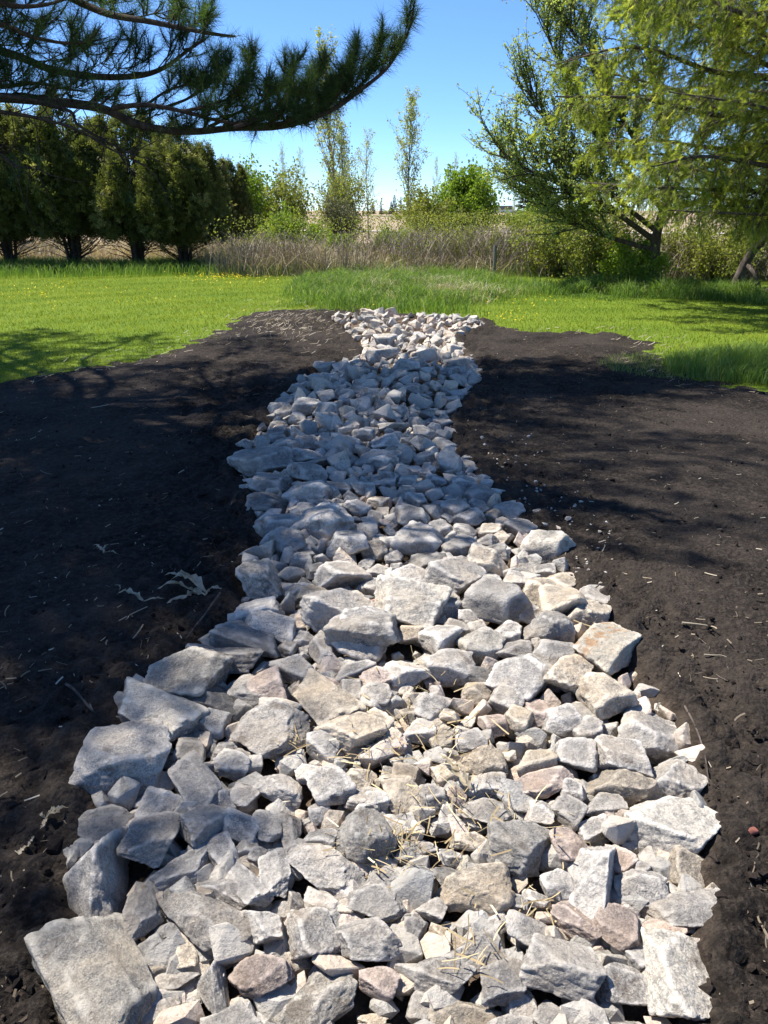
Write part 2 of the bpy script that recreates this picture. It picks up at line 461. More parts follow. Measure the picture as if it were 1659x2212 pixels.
# machine track ribs left and right of the bed
def ribs(cx, cy, rx, ry, ang, pitch):
    c, s_ = math.cos(ang), math.sin(ang)
    lx, ly = (X - cx) * c + (Y - cy) * s_, -(X - cx) * s_ + (Y - cy) * c
    m = np.clip(1.2 - np.hypot(lx / rx, ly / ry), 0, 0.6) / 0.6
    return m * 0.03 * np.sin(2 * np.pi * (ly + 0.04 * fnoise(X, Y, 2, 2)) / pitch) * (0.6 + 0.4 * fnoise(X, Y, 3, 2))
Z += ribs(-1.6, 7.6, 0.55, 2.6, 0.25, 0.11) + ribs(2.0, 8.2, 0.5, 2.2, -0.1, 0.11) + ribs(-0.9, 8.9, 0.5, 1.6, 0.3, 0.11)
Z -= 0.085 * np.clip(bed_sd / 0.12, 0, 1)
Z += 0.035 * np.exp(-((bed_sd + 0.03) / 0.07) ** 2) * (0.5 + 0.5 * fnoise(X, Y, 9, 3, 21))
mb = MB(); ny, nx = X.shape
i, j = np.meshgrid(np.arange(ny - 1), np.arange(nx - 1), indexing='ij')
mb.add(np.stack((X, Y, Z), -1).reshape(-1, 3), quads=np.stack((i * nx + j, i * nx + j + 1, (i + 1) * nx + j + 1, (i + 1) * nx + j), -1).reshape(-1, 4), rnd=np.clip(bed_sd / 0.15, 0, 1).ravel())
o = link('soil', mb.mesh('soil', M_SOIL)); o['kind'] = 'structure'
def soil_z(x, y):
    return 0.04
# ------------------------------------------------------------------ stones
def ico(sub):
    bm = bmesh.new(); bmesh.ops.create_icosphere(bm, subdivisions=sub, radius=1.0)
    v = np.array([p.co[:] for p in bm.verts]); t = np.array([[q.index for q in f.verts] for f in bm.faces])
    bm.free(); return v, t
ICO = {k: ico(k) for k in (1, 2, 3, 4, 5)}
def stone_shape(kind, sub, rng, amp=1.0):
    d, t = ICO[sub]
    N, D = [], []
    if kind in 'bs':
        for ax in range(3):
            for sg in (-1, 1):
                v = np.zeros(3); v[ax] = sg
                N.append(v + rng.normal(0, 0.36, 3)); D.append(rng.uniform(0.62, 0.86))
        for k in range(11):
            N.append(rng.normal(0, 1, 3)); D.append(rng.uniform(0.84, 1.1))
        p = 60
    elif kind == 'w':
        for k in range(4):
            a = k * math.pi / 2 + rng.uniform(-0.45, 0.45)
            N.append((math.cos(a), math.sin(a), rng.uniform(0.5, 0.9))); D.append(rng.uniform(0.5, 0.68))
        N.append((0.1, 0, -1)); D.append(0.6)
        for k in range(5):
            N.append(rng.normal(0, 1, 3)); D.append(rng.uniform(0.9, 1.15))
        p = 44
    else:
        for k in range(15):
            N.append(rng.normal(0, 1, 3)); D.append(rng.uniform(0.78, 1.0))
        p = 16
    N = np.array(N); N /= np.linalg.norm(N, axis=1, keepdims=True); D = np.array(D)
    s = np.maximum(d @ N.T / D, 0) ** p
    r = np.minimum(s.sum(1) ** (-1 / p), 1.7)
    v = d * r[:, None]
    sd_ = rng.uniform(0, 90)
    if sub >= 2:
        k1 = vnoise(v, 1.3, sd_, 3); k2 = vnoise(v, 4.5, sd_ + 9, 4)
        v = v * (1 + amp * (0.07 * k1 + 0.055 * k2))[:, None]
        if sub >= 4:
            k3 = vnoise(v, 13.0, sd_ + 4, 3)
            v = v * (1 + amp * 0.018 * k3)[:, None]
    lo, hi = v.min(0), v.max(0)
    v = (v - (lo + hi) / 2) / ((hi - lo) / 2)
    return v, t
rs = np.random.default_rng(21)
PROTO = {}
for kind, cnt5, cnt4 in (('b', 7, 12), ('s', 2, 4), ('w', 2, 3), ('r', 3, 5)):
    PROTO[kind] = {}
    for sub, cnt in ((5, cnt5), (4, cnt4)):
        L = []
        for k in range(cnt):
            v, t = stone_shape(kind, sub, rs)
            mb = MB(); mb.add(v, t, rnd=0.5)
            L.append(mb.mesh('stone', M_STONE))
        PROTO[kind][sub] = L
SMALL = [stone_shape(k, 2, rs, 1.0) for k in 'bbbbbwbbsbb']
TINY = [stone_shape('b', 1, rs) for k in range(6)]
def hull_stone(rng, npt):
    bm = bmesh.new()
    for k in range(npt):
        p = rng.normal(0, 1, 3); p /= np.abs(p).max() ** 0.75 * np.linalg.norm(p) ** 0.25
        bm.verts.new(p * rng.uniform(0.85, 1.0))
    bmesh.ops.convex_hull(bm, input=bm.verts)
    for v in [v for v in bm.verts if not v.link_faces]: bm.verts.remove(v)
    bmesh.ops.triangulate(bm, faces=bm.faces)
    es = list(bm.edges); bmesh.ops.bevel(bm, geom=es, offset=0.055, segments=1, affect='EDGES', profile=0.5)
    bmesh.ops.triangulate(bm, faces=bm.faces)
    bm.verts.index_update()
    v = np.array([q.co[:] for q in bm.verts]); t = np.array([[q.index for q in f.verts] for f in bm.faces]); bm.free()
    lo, hi = v.min(0), v.max(0)
    return (v - (lo + hi) / 2) / ((hi - lo) / 2), t
SMALL = [hull_stone(rs, int(rs.integers(9, 14))) for k in range(18)]

# the stones one can tell apart, read off the photograph: x, y, long side, short side, angle of the long side, kind + tone
REG = {'A': (0, 2900, .9645), 'B': (1424, 2900, .9645), 'C': (1424, 2000, .9645), 'D': (0, 2000, .9645),
       'E': (800, 1700, .4822), 'G': (1500, 1700, .5425), 'H': (850, 1200, .6932)}
LIST = {
'A': "390 1010 640 450 70 bl;375 545 470 340 82 w;410 290 320 180 5 sd;615 378 250 190 105 b;655 225 190 130 0 b;910 185 110 90 70 w;1000 180 120 100 0 r;1130 145 230 130 25 r;830 305 200 150 -25 b;745 470 300 130 -25 s;890 400 150 130 60 b;975 300 190 150 35 b;1085 300 150 120 80 b;1180 310 170 100 80 b;1000 385 110 80 -20 b;1045 410 80 70 0 b;985 520 260 130 55 b;1115 490 220 130 80 b;1310 470 350 170 25 s;1300 360 150 110 0 b;1310 255 110 90 10 r;1470 360 270 210 0 rd;815 670 400 240 30 r;580 650 290 140 105 b;920 560 250 130 30 b;1075 700 210 180 60 b;1190 590 130 80 90 w;1310 600 180 100 35 b;1275 760 230 210 90 b;1065 905 230 210 20 bp;860 920 260 140 75 w;600 785 160 110 -35 bd;735 810 140 110 60 bt;450 770 160 110 30 bt;625 860 95 90 0 bt;700 905 190 80 -5 r;715 975 160 70 5 r;690 1080 210 160 60 b;830 1080 190 110 -20 b;950 1110 260 210 -30 b;1270 1000 450 250 -40 rl;1030 1050 130 90 40 b;1530 610 280 150 5 s;1560 500 160 100 0 s;1510 770 310 200 0 b;1550 930 160 140 0 bp;1500 1120 390 130 5 s;1520 1045 120 70 0 bt;1330 160 190 170 40 b;1480 205 150 110 0 b;1470 110 130 90 0 bt;1260 90 110 80 0 b;945 50 140 100 0 b",
'B': "50 205 130 110 0 b;185 95 120 85 0 bt;175 175 190 160 70 st;155 280 150 120 60 s;290 190 130 110 0 b;350 245 110 70 90 b;380 170 95 90 0 bp;515 145 175 105 -10 b;510 240 260 115 5 s;500 45 210 120 15 rt;345 100 110 90 0 bt;720 50 160 120 0 bt;770 65 110 90 0 b;740 135 250 120 -10 bp;880 45 180 125 0 b;870 165 115 90 10 b;990 210 170 85 0 b;1060 140 280 115 10 bt;1070 50 240 135 10 b;1285 120 260 195 15 b;1275 310 410 240 15 bl;1365 470 210 180 70 bt;725 255 130 110 70 b;840 250 160 110 20 b;650 390 265 240 10 sd;850 385 150 140 0 rp;960 300 150 90 -30 b;1065 430 120 120 0 bp;955 520 350 190 100 w;445 355 155 95 0 bt;260 380 110 70 10 b;365 415 110 70 0 b;180 400 100 90 0 bd;480 580 310 220 -20 rt;810 540 150 120 40 b;1150 550 205 140 5 b;1320 630 350 165 5 b;1240 705 195 135 0 rp;900 680 235 130 35 bp;690 725 195 145 0 r;1065 720 200 180 80 bp;1310 930 440 300 80 bl;1140 800 160 110 40 b;835 885 335 255 20 b;1080 940 215 185 60 b;540 690 160 110 -40 b;460 830 245 155 -20 b;335 900 245 175 15 b;265 1000 155 135 0 b;580 930 205 180 80 b;660 1010 225 135 75 b;430 1060 290 185 0 bt;580 1110 270 160 -10 b;790 1050 155 145 30 b;930 1060 225 115 10 b;1130 1110 355 140 10 b;100 1110 225 115 0 b;900 1140 170 75 10 b;225 710 95 90 0 b;350 740 155 75 20 bt;290 620 120 90 20 b;370 510 155 110 -10 bd;240 490 100 75 0 b;90 540 135 95 0 b;640 600 110 80 0 b;720 580 120 65 20 b;910 820 110 100 60 b;1420 700 130 85 30 b",
'C': "1190 855 255 175 15 b;1000 545 265 205 25 bo;1000 740 185 170 60 bt;930 710 85 80 0 b;910 780 205 95 25 s;820 815 155 120 0 b;850 650 225 170 -45 bt;655 655 215 195 20 b;790 570 185 125 15 b;630 555 165 95 0 b;760 470 225 135 10 r;600 480 120 90 0 b;545 380 175 155 30 b;665 385 105 95 -20 b;790 385 165 135 30 bt;900 405 225 120 0 bt;935 335 175 85 0 b;850 305 110 65 0 b;735 305 155 100 0 bt;800 265 165 65 10 bt;745 215 115 65 0 b;755 130 175 145 20 bl;660 60 145 95 10 b;395 155 165 95 0 b;550 160 115 85 0 b;510 215 195 85 0 bt;375 280 205 185 10 b;195 290 165 125 -10 b;530 280 125 85 -20 b;615 260 95 90 0 b;270 205 195 75 -15 sd;180 400 275 160 10 bl;200 480 125 100 20 bt;70 360 92 48 0 rk;310 515 165 115 20 b;375 455 105 100 0 b;340 375 105 95 30 b;430 410 95 80 0 b;40 510 255 175 15 b;490 540 195 105 0 bl;470 450 85 65 0 b;480 645 155 85 0 bd;370 630 185 125 -15 b;190 630 175 95 -10 b;60 650 125 105 0 bp;290 660 80 65 90 bp;475 710 125 85 0 bt;590 745 155 95 10 b;280 765 125 115 20 b;720 790 135 105 25 bp;640 810 135 95 20 bt;545 830 115 85 0 bp;440 890 135 85 0 b;330 890 105 95 0 bt;230 850 135 85 0 b;200 790 85 65 0 bt;60 730 125 115 0 b;60 840 165 105 20 bt;125 900 105 85 0 bp;930 860 135 95 0 b",
'D': "515 985 350 310 0 b;615 785 340 180 30 bl;765 660 265 215 10 bl;940 585 275 115 10 b;1030 520 255 115 20 b;830 530 155 65 0 b;1110 465 225 95 10 b;1050 390 195 95 -10 b;1385 405 295 105 0 b;1470 500 265 175 25 b;1315 530 175 115 75 b;1215 620 145 125 30 b;1165 530 95 90 0 b;1240 490 85 75 0 b;1100 700 160 150 40 bp;1000 710 145 130 50 b;870 740 225 135 20 bd;865 830 125 105 10 b;760 930 145 135 80 b;1090 870 295 210 10 s;910 940 95 85 0 b;950 985 125 105 0 b;1310 740 295 175 50 bt;1440 880 215 165 -30 bt;1320 930 135 115 0 b;1350 685 105 85 0 bp;1430 700 105 95 0 b;1530 720 135 115 0 b;1440 620 175 75 -10 b;1560 660 105 75 0 b;1590 900 105 85 0 bt;790 1085 275 185 50 b",
'E': "490 265 490 240 5 b;540 410 335 145 5 b;540 560 385 225 0 bd;630 720 375 175 -5 b;700 860 295 225 15 b;480 1150 420 360 -10 bl;870 370 305 155 -10 b;715 330 165 85 10 b;860 500 335 135 10 b;950 550 185 105 30 b;850 610 205 85 10 b;960 760 335 265 20 b;1180 930 355 285 0 b;800 1000 205 155 0 b;940 1090 205 145 -10 bd;1150 1180 305 235 -30 b;780 1230 205 135 0 b;880 1280 195 185 -50 bt;1320 1040 135 115 -40 b;1450 1100 225 105 5 b;1420 1220 225 125 10 b;1220 1280 145 125 -50 bt;1330 1290 135 85 0 bt;1280 620 185 155 -40 b;1420 560 175 115 10 bt;1410 680 155 145 0 b;1540 740 105 100 0 b;1250 730 115 85 0 bt;1450 840 135 115 0 b;1400 950 175 155 60 bt;1410 260 265 135 15 b;1190 120 285 155 10 s;1310 55 195 115 0 b;1480 130 255 105 -10 b;1560 190 135 125 0 b;840 110 205 155 0 b;610 50 135 115 60 b;480 60 135 85 0 b;420 120 165 85 0 b;640 140 265 75 10 b;830 220 265 85 10 b;940 255 335 65 -5 s;1020 140 185 85 30 b;1060 340 115 105 -30 b;1120 240 155 85 0 b;1260 300 125 75 0 b;1190 395 145 60 0 bp;1110 450 205 75 10 b;1080 500 125 95 30 b;1310 460 225 105 0 b;1400 380 135 75 0 b;1520 390 155 145 0 b",
'G': "460 60 155 125 30 bl;190 65 115 95 0 b;310 185 165 115 0 b;620 195 195 115 20 b;715 290 175 115 15 b;850 390 135 130 45 bl;720 420 215 175 -20 bd;940 520 185 155 45 b;600 350 225 85 -10 b;405 335 165 105 0 b;705 510 175 95 10 b;540 550 175 155 -40 b;410 510 145 85 0 b;280 490 135 115 40 b;180 460 105 95 0 b;40 490 105 100 0 b;310 290 115 110 0 b;70 150 135 125 0 bt;500 250 95 65 0 b;520 310 145 65 30 b;580 260 85 75 0 b;150 240 115 65 0 b;60 330 155 115 0 b;190 360 155 105 0 b;820 560 125 95 -20 bt;235 640 265 175 0 b;430 690 145 125 60 b;650 600 205 105 -10 b;600 690 195 105 0 b;800 690 195 75 0 bt;880 620 155 75 -20 b;760 755 185 85 5 b;590 750 95 75 0 b;850 835 195 105 0 b;1010 800 115 95 0 b;1030 870 115 75 0 bt;60 590 105 100 0 b;270 800 335 155 10 b;90 880 145 95 0 b",
'H': "390 595 130 80 0 b;520 590 120 110 -60 b;635 620 130 110 40 b;510 670 100 60 0 b;350 670 110 80 0 b;350 745 105 95 70 b;250 670 120 60 -20 b;420 530 160 50 -5 b;470 465 130 60 0 b;580 410 100 60 0 b;780 420 90 70 0 w;790 345 60 40 0 w;930 310 150 90 -10 b;720 370 120 50 0 b;1040 610 120 90 0 b;960 440 90 70 0 b;1330 390 100 80 20 b;1430 400 100 90 -60 b;1390 350 150 70 10 b;1480 350 90 80 0 b;1320 530 150 60 0 b;1310 580 120 60 0 b;1290 640 130 80 -30 b;1190 730 150 60 0 b;1010 710 180 80 0 s;840 750 130 90 0 b;640 400 80 60 0 b;1180 270 100 60 0 bt;880 170 90 60 0 b;960 220 140 70 0 b;880 250 100 60 0 b;1250 210 120 50 0 b;1110 490 130 60 0 b;1080 380 150 60 0 b;870 510 120 50 0 b;790 500 110 40 0 b;1420 500 90 60 0 b"}
TONE = {'g': (1.0, 1.0, 1.02), 'l': (1.17, 1.16, 1.13), 'd': (0.66, 0.67, 0.69), 't': (1.13, 1.05, 0.94), 'p': (1.10, 0.97, 0.94), 'o': (1.0, 0.97, 0.9), 'k': (1.12, 0.72, 0.62)}
stones = []
for reg, txt in LIST.items():
    ox, oy, sc = REG[reg]
    for it in txt.split(';'):
        x, y, w, h, ang, code = it.split()
        k = 1659 / 3024
        u, v = (ox + float(x) * sc) * k, (oy + float(y) * sc) * k
        w, h, ang = float(w) * sc * k, float(h) * sc * k, R(float(ang))
        zc = 0.08
        cx, cy = gpt(u, v, zc)
        ca, sa = math.cos(ang), math.sin(ang)
        e = lambda du, dv: np.array(gpt(u + du, v + dv, zc))
        a_vec = e(ca * w / 2, sa * w / 2) - e(-ca * w / 2, -sa * w / 2)
        # the seen height of a stone is part footprint, part rise: take off the share of the rise
        b_vec = e(-sa * h / 2, ca * h / 2) - e(sa * h / 2, -ca * h / 2)
        dist = math.hypot(cx, cy); el = math.atan2(CAM_H - zc, dist)
        depth = math.hypot(dist, CAM_H - zc)
        px = depth / F                                  # metres per pixel across the view
        rise = 0.62 * min(w, h) * px
        shrink = lambda vec: np.array((vec[0], math.copysign(max(abs(vec[1]) - rise * math.cos(el) / math.sin(el) * 0.35, 0.72 * abs(vec[1]) if el > 0.5 else min(abs(vec[1]), 1.1 * w * px)), vec[1])))
        la, lb = np.linalg.norm(shrink(a_vec)), np.linalg.norm(shrink(b_vec))
        la = min(la, 1.35 * w * px); lb = min(lb, 1.5 * max(h, 0.6 * w) * px)
        kind = code[0]; tone = code[1] if len(code) > 1 else 'g'
        hz = min(la, lb) * (0.55 if kind == 's' else 1.25 if kind == 'w' else 0.78)
        hz = max(hz * 0.82, 0.5 * h * px)
        stones.append(dict(x=cx, y=cy, a=la * (1.12 if cy < 3.2 else 1.02), b=lb * (1.12 if cy < 3.2 else 1.0), c=hz, yaw=math.atan2(a_vec[1], a_vec[0]), kind=kind, tone=tone, area=w * h, px=max(w, h), u=u, v=v))
stones.sort(key=lambda s: -s['area'])

def bed_floor(x, y):
    """height of the bed under the stones"""
    s = float(poly_sd(np.array([x]), np.array([y]), BEDW)[0])
    return -0.02 + 0.05 * min(max((s - 0.05) / 0.5, 0), 1) * min(max((y - 2.2) / 3.0, 0), 1)

rock_bed = empty('rock_bed', (0, 4.5, 0), 'long winding bed of loose pale grey broken rocks between dark bare soil', 'rock bed')
PLABEL = {('o', 'b'): 'squarish grey stone with a rust orange side', ('k', 'r'): 'small smooth pink stone'}
small_mb = MB()
rr = np.random.default_rng(5)
placed = []
n_part = 0
for idx, s in enumerate(stones):
    zf = bed_floor(s['x'], s['y'])
    inside = float(poly_sd(np.array([s['x']]), np.array([s['y']]), BEDW)[0])
    lift = (0.40 if inside > 0.2 else 0.31) + 0.10 * rr.random()
    z = zf + s['c'] * lift + (0.02 if inside > 0.15 else 0)
    tilt = (rr.normal(0, 0.13), rr.normal(0, 0.13))
    rot = Euler((tilt[0], tilt[1], s['yaw']), 'XYZ')
    placed.append((s['x'], s['y'], 0.5 * math.sqrt(s['a'] * s['b'])))
    if n_part < 300:
        n_part += 1
        P = PROTO[s['kind']][5 if s['px'] > 105 else 4]
        me = P[rr.integers(len(P))]
        o = link('stone', me, rock_bed)
        o.location = Vector((s['x'], s['y'], z)) - rock_bed.location
        o.rotation_euler = rot
        flip = 1 if s['kind'] != 'b' or rr.random() < 0.5 else -1
        o.scale = (s['a'] / 2 * flip, s['b'] / 2 * flip, s['c'] / 2)
        t = np.array(TONE[s['tone']]) * rr.uniform(0.93, 1.07)
        o.color = (*t, 1)
        if (s['tone'], s['kind']) in PLABEL: o['label'] = PLABEL[(s['tone'], s['kind'])]
        if idx == 0: o['label'] = 'largest pale stone, cut by the bottom edge'
        if s['kind'] == 'w' and s['px'] > 200 and s['u'] < 400: o['label'] = 'tall pointed stone with a bright left face'
        if s['kind'] == 'r' and s['tone'] == 'd': o['label'] = 'dark soil-caked round stone in the hollow'
        if s['tone'] == 'o':
            o.data = me.copy(); o.data.materials[0] = M_RUST
    else:
        v, t = SMALL[rr.integers(len(SMALL))]
        Mx = np.array(rot.to_matrix()) @ np.diag((s['a'] / 2, s['b'] / 2, s['c'] / 2))
        small_mb.add(v @ Mx.T + (s['x'], s['y'], z), t, rnd=rr.random())

# smaller stones that fill the bed
placed_np = np.array(placed)
bw = np.array(BEDW)
def fill(n_try, rmin, rmax, protos, zoff, gap, avoid, ydist=(0.5, 13.2)):
    global placed_np
    ys_ = np.exp(rr.uniform(math.log(ydist[0]), math.log(ydist[1]), n_try))
    xs_ = rr.uniform(-0.62, 0.62, n_try) * (ys_ + 1.2)
    sd_ = poly_sd(xs_, ys_, BEDW)
    for x, y, sd1 in zip(xs_, ys_, sd_):
        far = min(max((y - 2) / 5, 0), 1)
        r = rr.uniform(rmin, rmax) 
        if sd1 < r * 0.25: continue
        if avoid:
            d = np.hypot(placed_np[:, 0] - x, placed_np[:, 1] - y)
            if (d < (placed_np[:, 2] + r) * gap).any(): continue
            placed_np = np.vstack((placed_np, (x, y, r)))
        v, t = protos[rr.integers(len(protos))]
        sc = r * rr.uniform(0.75, 1.25, 3); sc[2] *= 0.75
        rot = Euler((rr.normal(0, 0.5), rr.normal(0, 0.5), rr.uniform(0, 6.28)), 'XYZ')
        Mx = np.array(rot.to_matrix()) @ np.diag(sc)
        small_mb.add(v @ Mx.T + (x, y, bed_floor(x, y) + zoff + r * 0.55), t, rnd=rr.random())
fill(1200, 0.06, 0.095, SMALL, 0.03, 0.66, True, (4.5, 13.2))
fill(8000, 0.035, 0.065, SMALL, 0.022, 0.62, True, (3.0, 13.2))
fill(9000, 0.03, 0.055, SMALL, 0.015, 0.66, True)
fill(1500, 0.05, 0.09, SMALL, 0.02, 0.66, True, (0.4, 1.6))
fill(6000, 0.018, 0.035, SMALL, 0.010, 0.70, True, (0.5, 6))
fill(4200, 0.025, 0.05, TINY, -0.012, 0, False)
for k in range(200):                                   # stray chips beside the bed
    u = rr.uniform(930, 1250); v_ = 1.0 * (u - 930) + 900 + rr.normal(20, 60)
    x, y = gpt(u + abs(rr.normal(0, 70)), v_, 0.04)
    if poly_sd(np.array([x]), np.array([y]), BEDW)[0] > 0.03: continue
    v, t = TINY[rr.integers(6)]; r = 0.005 + 0.012 * rr.random() ** 3
    small_mb.add((v + rr.normal(0, 0.12, v.shape)) * (r * rr.uniform(0.7, 1.3, 3)) + (x, y, 0.043), t, rnd=rr.random())
o = link('small_stones', small_mb.mesh('small_stones', M_STONE_SMALL, False), rock_bed); o['kind'] = 'stuff'
o.location = -rock_bed.location

# ------------------------------------------------------------------ soil crumbs, straw and litter
mb = MB(); rc = np.random.default_rng(11)
n = 16000
yy = np.exp(rc.uniform(math.log(0.7), math.log(8.5), n)); xx = rc.uniform(-1, 1, n) * (0.6 * yy + 1.0)
bs = poly_sd(xx, yy, BEDW); ss = poly_sd(xx, yy, SOILW)
keep = (bs < 0.02) & (ss > 0.1) & (rc.random(n) < np.clip(0.28 + np.exp(-np.abs(bs) / 0.2), 0, 1))
for x, y, b_ in zip(xx[keep], yy[keep], bs[keep]):
    r = 0.0035 + 0.008 * rc.random() ** 3 * (1.5 if b_ > -0.25 else 1)
    v, t = TINY[rc.integers(6)]
    mb.add((v + rc.normal(0, 0.16, v.shape)) @ np.array(Euler(rc.uniform(0, 6, 3)).to_matrix()) * (r * rc.uniform(0.6, 1.4, 3)) + (x, y, 0.041 + r * 0.2), t, rnd=rc.random())
for k in range(1500):
    y = math.exp(rc.uniform(math.log(0.8), math.log(7))); x = rc.uniform(-1, 1) * (0.6 * y + 0.9)
    b_ = poly_sd(np.array([x]), np.array([y]), BEDW)[0]
    if b_ > -0.01 or rc.random() > 0.12 + math.exp(b_ / 0.18): continue
    v, t = SMALL[rc.integers(18)]; r = rc.uniform(0.008, 0.026)
    mb.add((v + rc.normal(0, 0.06, v.shape)) * (r * rc.uniform(0.7, 1.4), r * rc.uniform(0.7, 1.4), r * 0.6) + (x, y, 0.038), t, rnd=rc.random() * 0.8)
o = link('soil_crumbs', mb.mesh('soil_crumbs', M_CLOD, False)); tag(o, 'loose dark crumbs of soil scattered over the bare ground', 'soil', kind='stuff')

def strip(mb, p, yaw, length, width, lift, bend, rnd, segs=3):
    ts = np.linspace(-0.5, 0.5, segs + 1)
    d = np.array((math.cos(yaw), math.sin(yaw), 0)); nrm = np.array((-d[1], d[0], 0))
    c = p + ts[:, None] * length * d + (bend * (ts ** 2 - 0.1))[:, None] * length * nrm
    c[:, 2] += lift * np.linspace(0, 1, segs + 1) + 0.1 * abs(lift)
    w = nrm * width / 2
    V = np.empty((2 * (segs + 1), 3)); V[0::2] = c - w; V[1::2] = c + w + (0, 0, width * 0.5)
    Q = [(2 * k, 2 * k + 2, 2 * k + 3, 2 * k + 1) for k in range(segs)]
    mb.add(V, quads=Q, rnd=rnd)
mb = MB(); n = 4600
yy = np.exp(rc.uniform(math.log(0.7), math.log(10.5), n)); xx = rc.uniform(-1, 1, n) * (0.58 * yy + 0.9)
bs = poly_sd(xx, yy, BEDW); ss = poly_sd(xx, yy, SOILW)
for x, y, b_, s_ in zip(xx, yy, bs, ss):
    if b_ > 0.0 or s_ < 0: continue
    L = (0.006 + 0.05 * rc.random() ** 2.2) * (1 + 1.8 * (rc.random() < 0.08))
    strip(mb, np.array((x, y, 0.048)), rc.uniform(0, 6.28), L, rc.uniform(0.0015, 0.005), rc.uniform(0, 0.01), rc.uniform(-0.5, 0.5), rc.random())
for k in range(700):
    u = rc.normal(640, 75); v = rc.normal(703, 22)
    x, y = gpt(u, v)
    if poly_sd(np.array([x]), np.array([y]), BEDW)[0] > 0: continue
    strip(mb, np.array((x, y, 0.045)), rc.uniform(0, 6.28), rc.uniform(0.03, 0.12), rc.uniform(0.003, 0.008), rc.uniform(0, 0.05), rc.uniform(-0.5, 0.5), rc.uniform(0.2, 1))
for k in range(2200):
    x, y = rc.uniform(-5, 4.5), rc.uniform(5, 11)
    if abs(poly_sd(np.array([x]), np.array([y]), SOILW)[0]) > 0.5: continue
    strip(mb, np.array((x, y, 0.045)), rc.uniform(0, 6.28), rc.uniform(0.03, 0.12), rc.uniform(0.003, 0.008), rc.uniform(0, 0.04), rc.uniform(-0.5, 0.5), rc.random())
o = link('plant_litter', mb.mesh('plant_litter', M_LITTER)); tag(o, 'pale bits of chopped stalks and roots strewn on the soil', 'litter', kind='stuff')
mb = MB()
for (u, v, su, sv, n) in ((900, 1470, 60, 30, 60), (860, 1590, 90, 25, 110), (770, 1560, 45, 50, 50), (950, 1760, 110, 45, 130), (860, 1810, 50, 30, 50), (1010, 1560, 60, 40, 40),
                          (1000, 2030, 40, 40, 30), (1110, 1940, 60, 20, 30), (1010, 1690, 60, 20, 40), (640, 1600, 30, 15, 30), (1280, 1330, 20, 40, 18), (820, 1830, 40, 25, 30), (1230, 1780, 30, 30, 15), (790,1800,40,20,30)):
    for k in range(int(n * 0.6)):
        x, y = gpt(rc.normal(u, su), rc.normal(v, sv), 0.07)
        strip(mb, np.array((x, y, rc.uniform(0.015, 0.075))), rc.uniform(0, 6.28), rc.uniform(0.02, 0.085), rc.uniform(0.0015, 0.004), rc.normal(0, 0.018), rc.uniform(-0.3, 0.3), rc.random())
o = link('straw', mb.mesh('straw', M_STRAW)); tag(o, 'golden broken straw caught between the rocks in the hollow', 'straw', kind='stuff')

# corn husks, sticks and the like: single things
def husk(name, u, v, leaves, label):
    x, y = gpt(u, v, 0.04)
    e = empty(name, (x, y, 0.04), label, 'corn husk')
    for (yaw, L, W, lift) in leaves:
        m = MB(); ts = np.linspace(0, 1, 15); n_ = len(ts)
        d = np.array((math.cos(yaw), math.sin(yaw), 0)); nr = np.array((-d[1], d[0], 0)); up_ = np.array((0, 0, 1.0))
        wob = np.cumsum(rc.normal(0, 0.16, n_)) * W
        c = ts[:, None] * L * d + wob[:, None] * nr
        c[:, 2] += 0.012 + lift * np.sin(ts * 2.6) + np.abs(np.cumsum(rc.normal(0, 0.08, n_))) * W
        wl = W * 0.5 * (0.35 + 0.65 * rc.random(n_)) * np.clip(np.minimum(ts * 5 + 0.25, (1 - ts) * 3 + 0.12), 0, 1)
        wr = W * 0.5 * (0.35 + 0.65 * rc.random(n_)) * np.clip(np.minimum(ts * 5 + 0.25, (1 - ts) * 3 + 0.12), 0, 1)
        cl_ = rc.normal(0.5, 0.35, n_)
        V = np.concatenate((c - nr * wl[:, None] + up_ * (wl * cl_)[:, None], c, c + nr * wr[:, None] + up_ * (wr * (1 - cl_))[:, None]))
        Q = [(a * n_ + k, (a + 1) * n_ + k, (a + 1) * n_ + k + 1, a * n_ + k + 1) for a in (0, 1) for k in range(n_ - 1)]
        m.add(V, quads=Q, rnd=np.clip(rc.normal(0.5, 0.3, 3 * n_), 0, 1))
        link('leaf', m.mesh('husk_leaf', M_HUSK), e)
    return e
husk('corn_husk', 445, 1290, [(3.3, 0.20, 0.045, 0.03), (2.9, 0.22, 0.05, 0.05), (3.7, 0.17, 0.045, 0.02), (0.3, 0.07, 0.03, 0.02), (3.05, 0.17, 0.04, 0.07)], 'large torn corn husk on the shaded soil beside the rock bed')
husk('corn_husk', 310, 1305, [(2.9, 0.12, 0.035, 0.03), (0.0, 0.09, 0.015, 0.01)], 'small curled corn husk just left of the large torn husk')
husk('corn_husk', 225, 1200, [(2.4, 0.10, 0.02, 0.02), (-0.5, 0.10, 0.014, 0.02), (1.6, 0.06, 0.018, 0.02)], 'forked shred of pale husk on the dark shaded soil')
husk('corn_husk', 100, 1775, [(0.6, 0.06, 0.02, 0.015), (0.2, 0.045, 0.022, 0.02), (-1.6, 0.05, 0.016, 0.005), (2.6, 0.02, 0.012, 0.01)], 'pale dry husk shred on soil left of the pointed stone')
husk('corn_husk', 63, 1835, [(-1.4, 0.045, 0.016, 0.01), (1.3, 0.03, 0.012, 0.006)], 'narrow twisted husk strip on soil near the left edge')
husk('corn_husk', 1018, 1715, [(2.1, 0.16, 0.03, 0.02), (2.3, 0.10, 0.022, 0.03)], 'golden corn husk strip lying among rocks of the hollow')

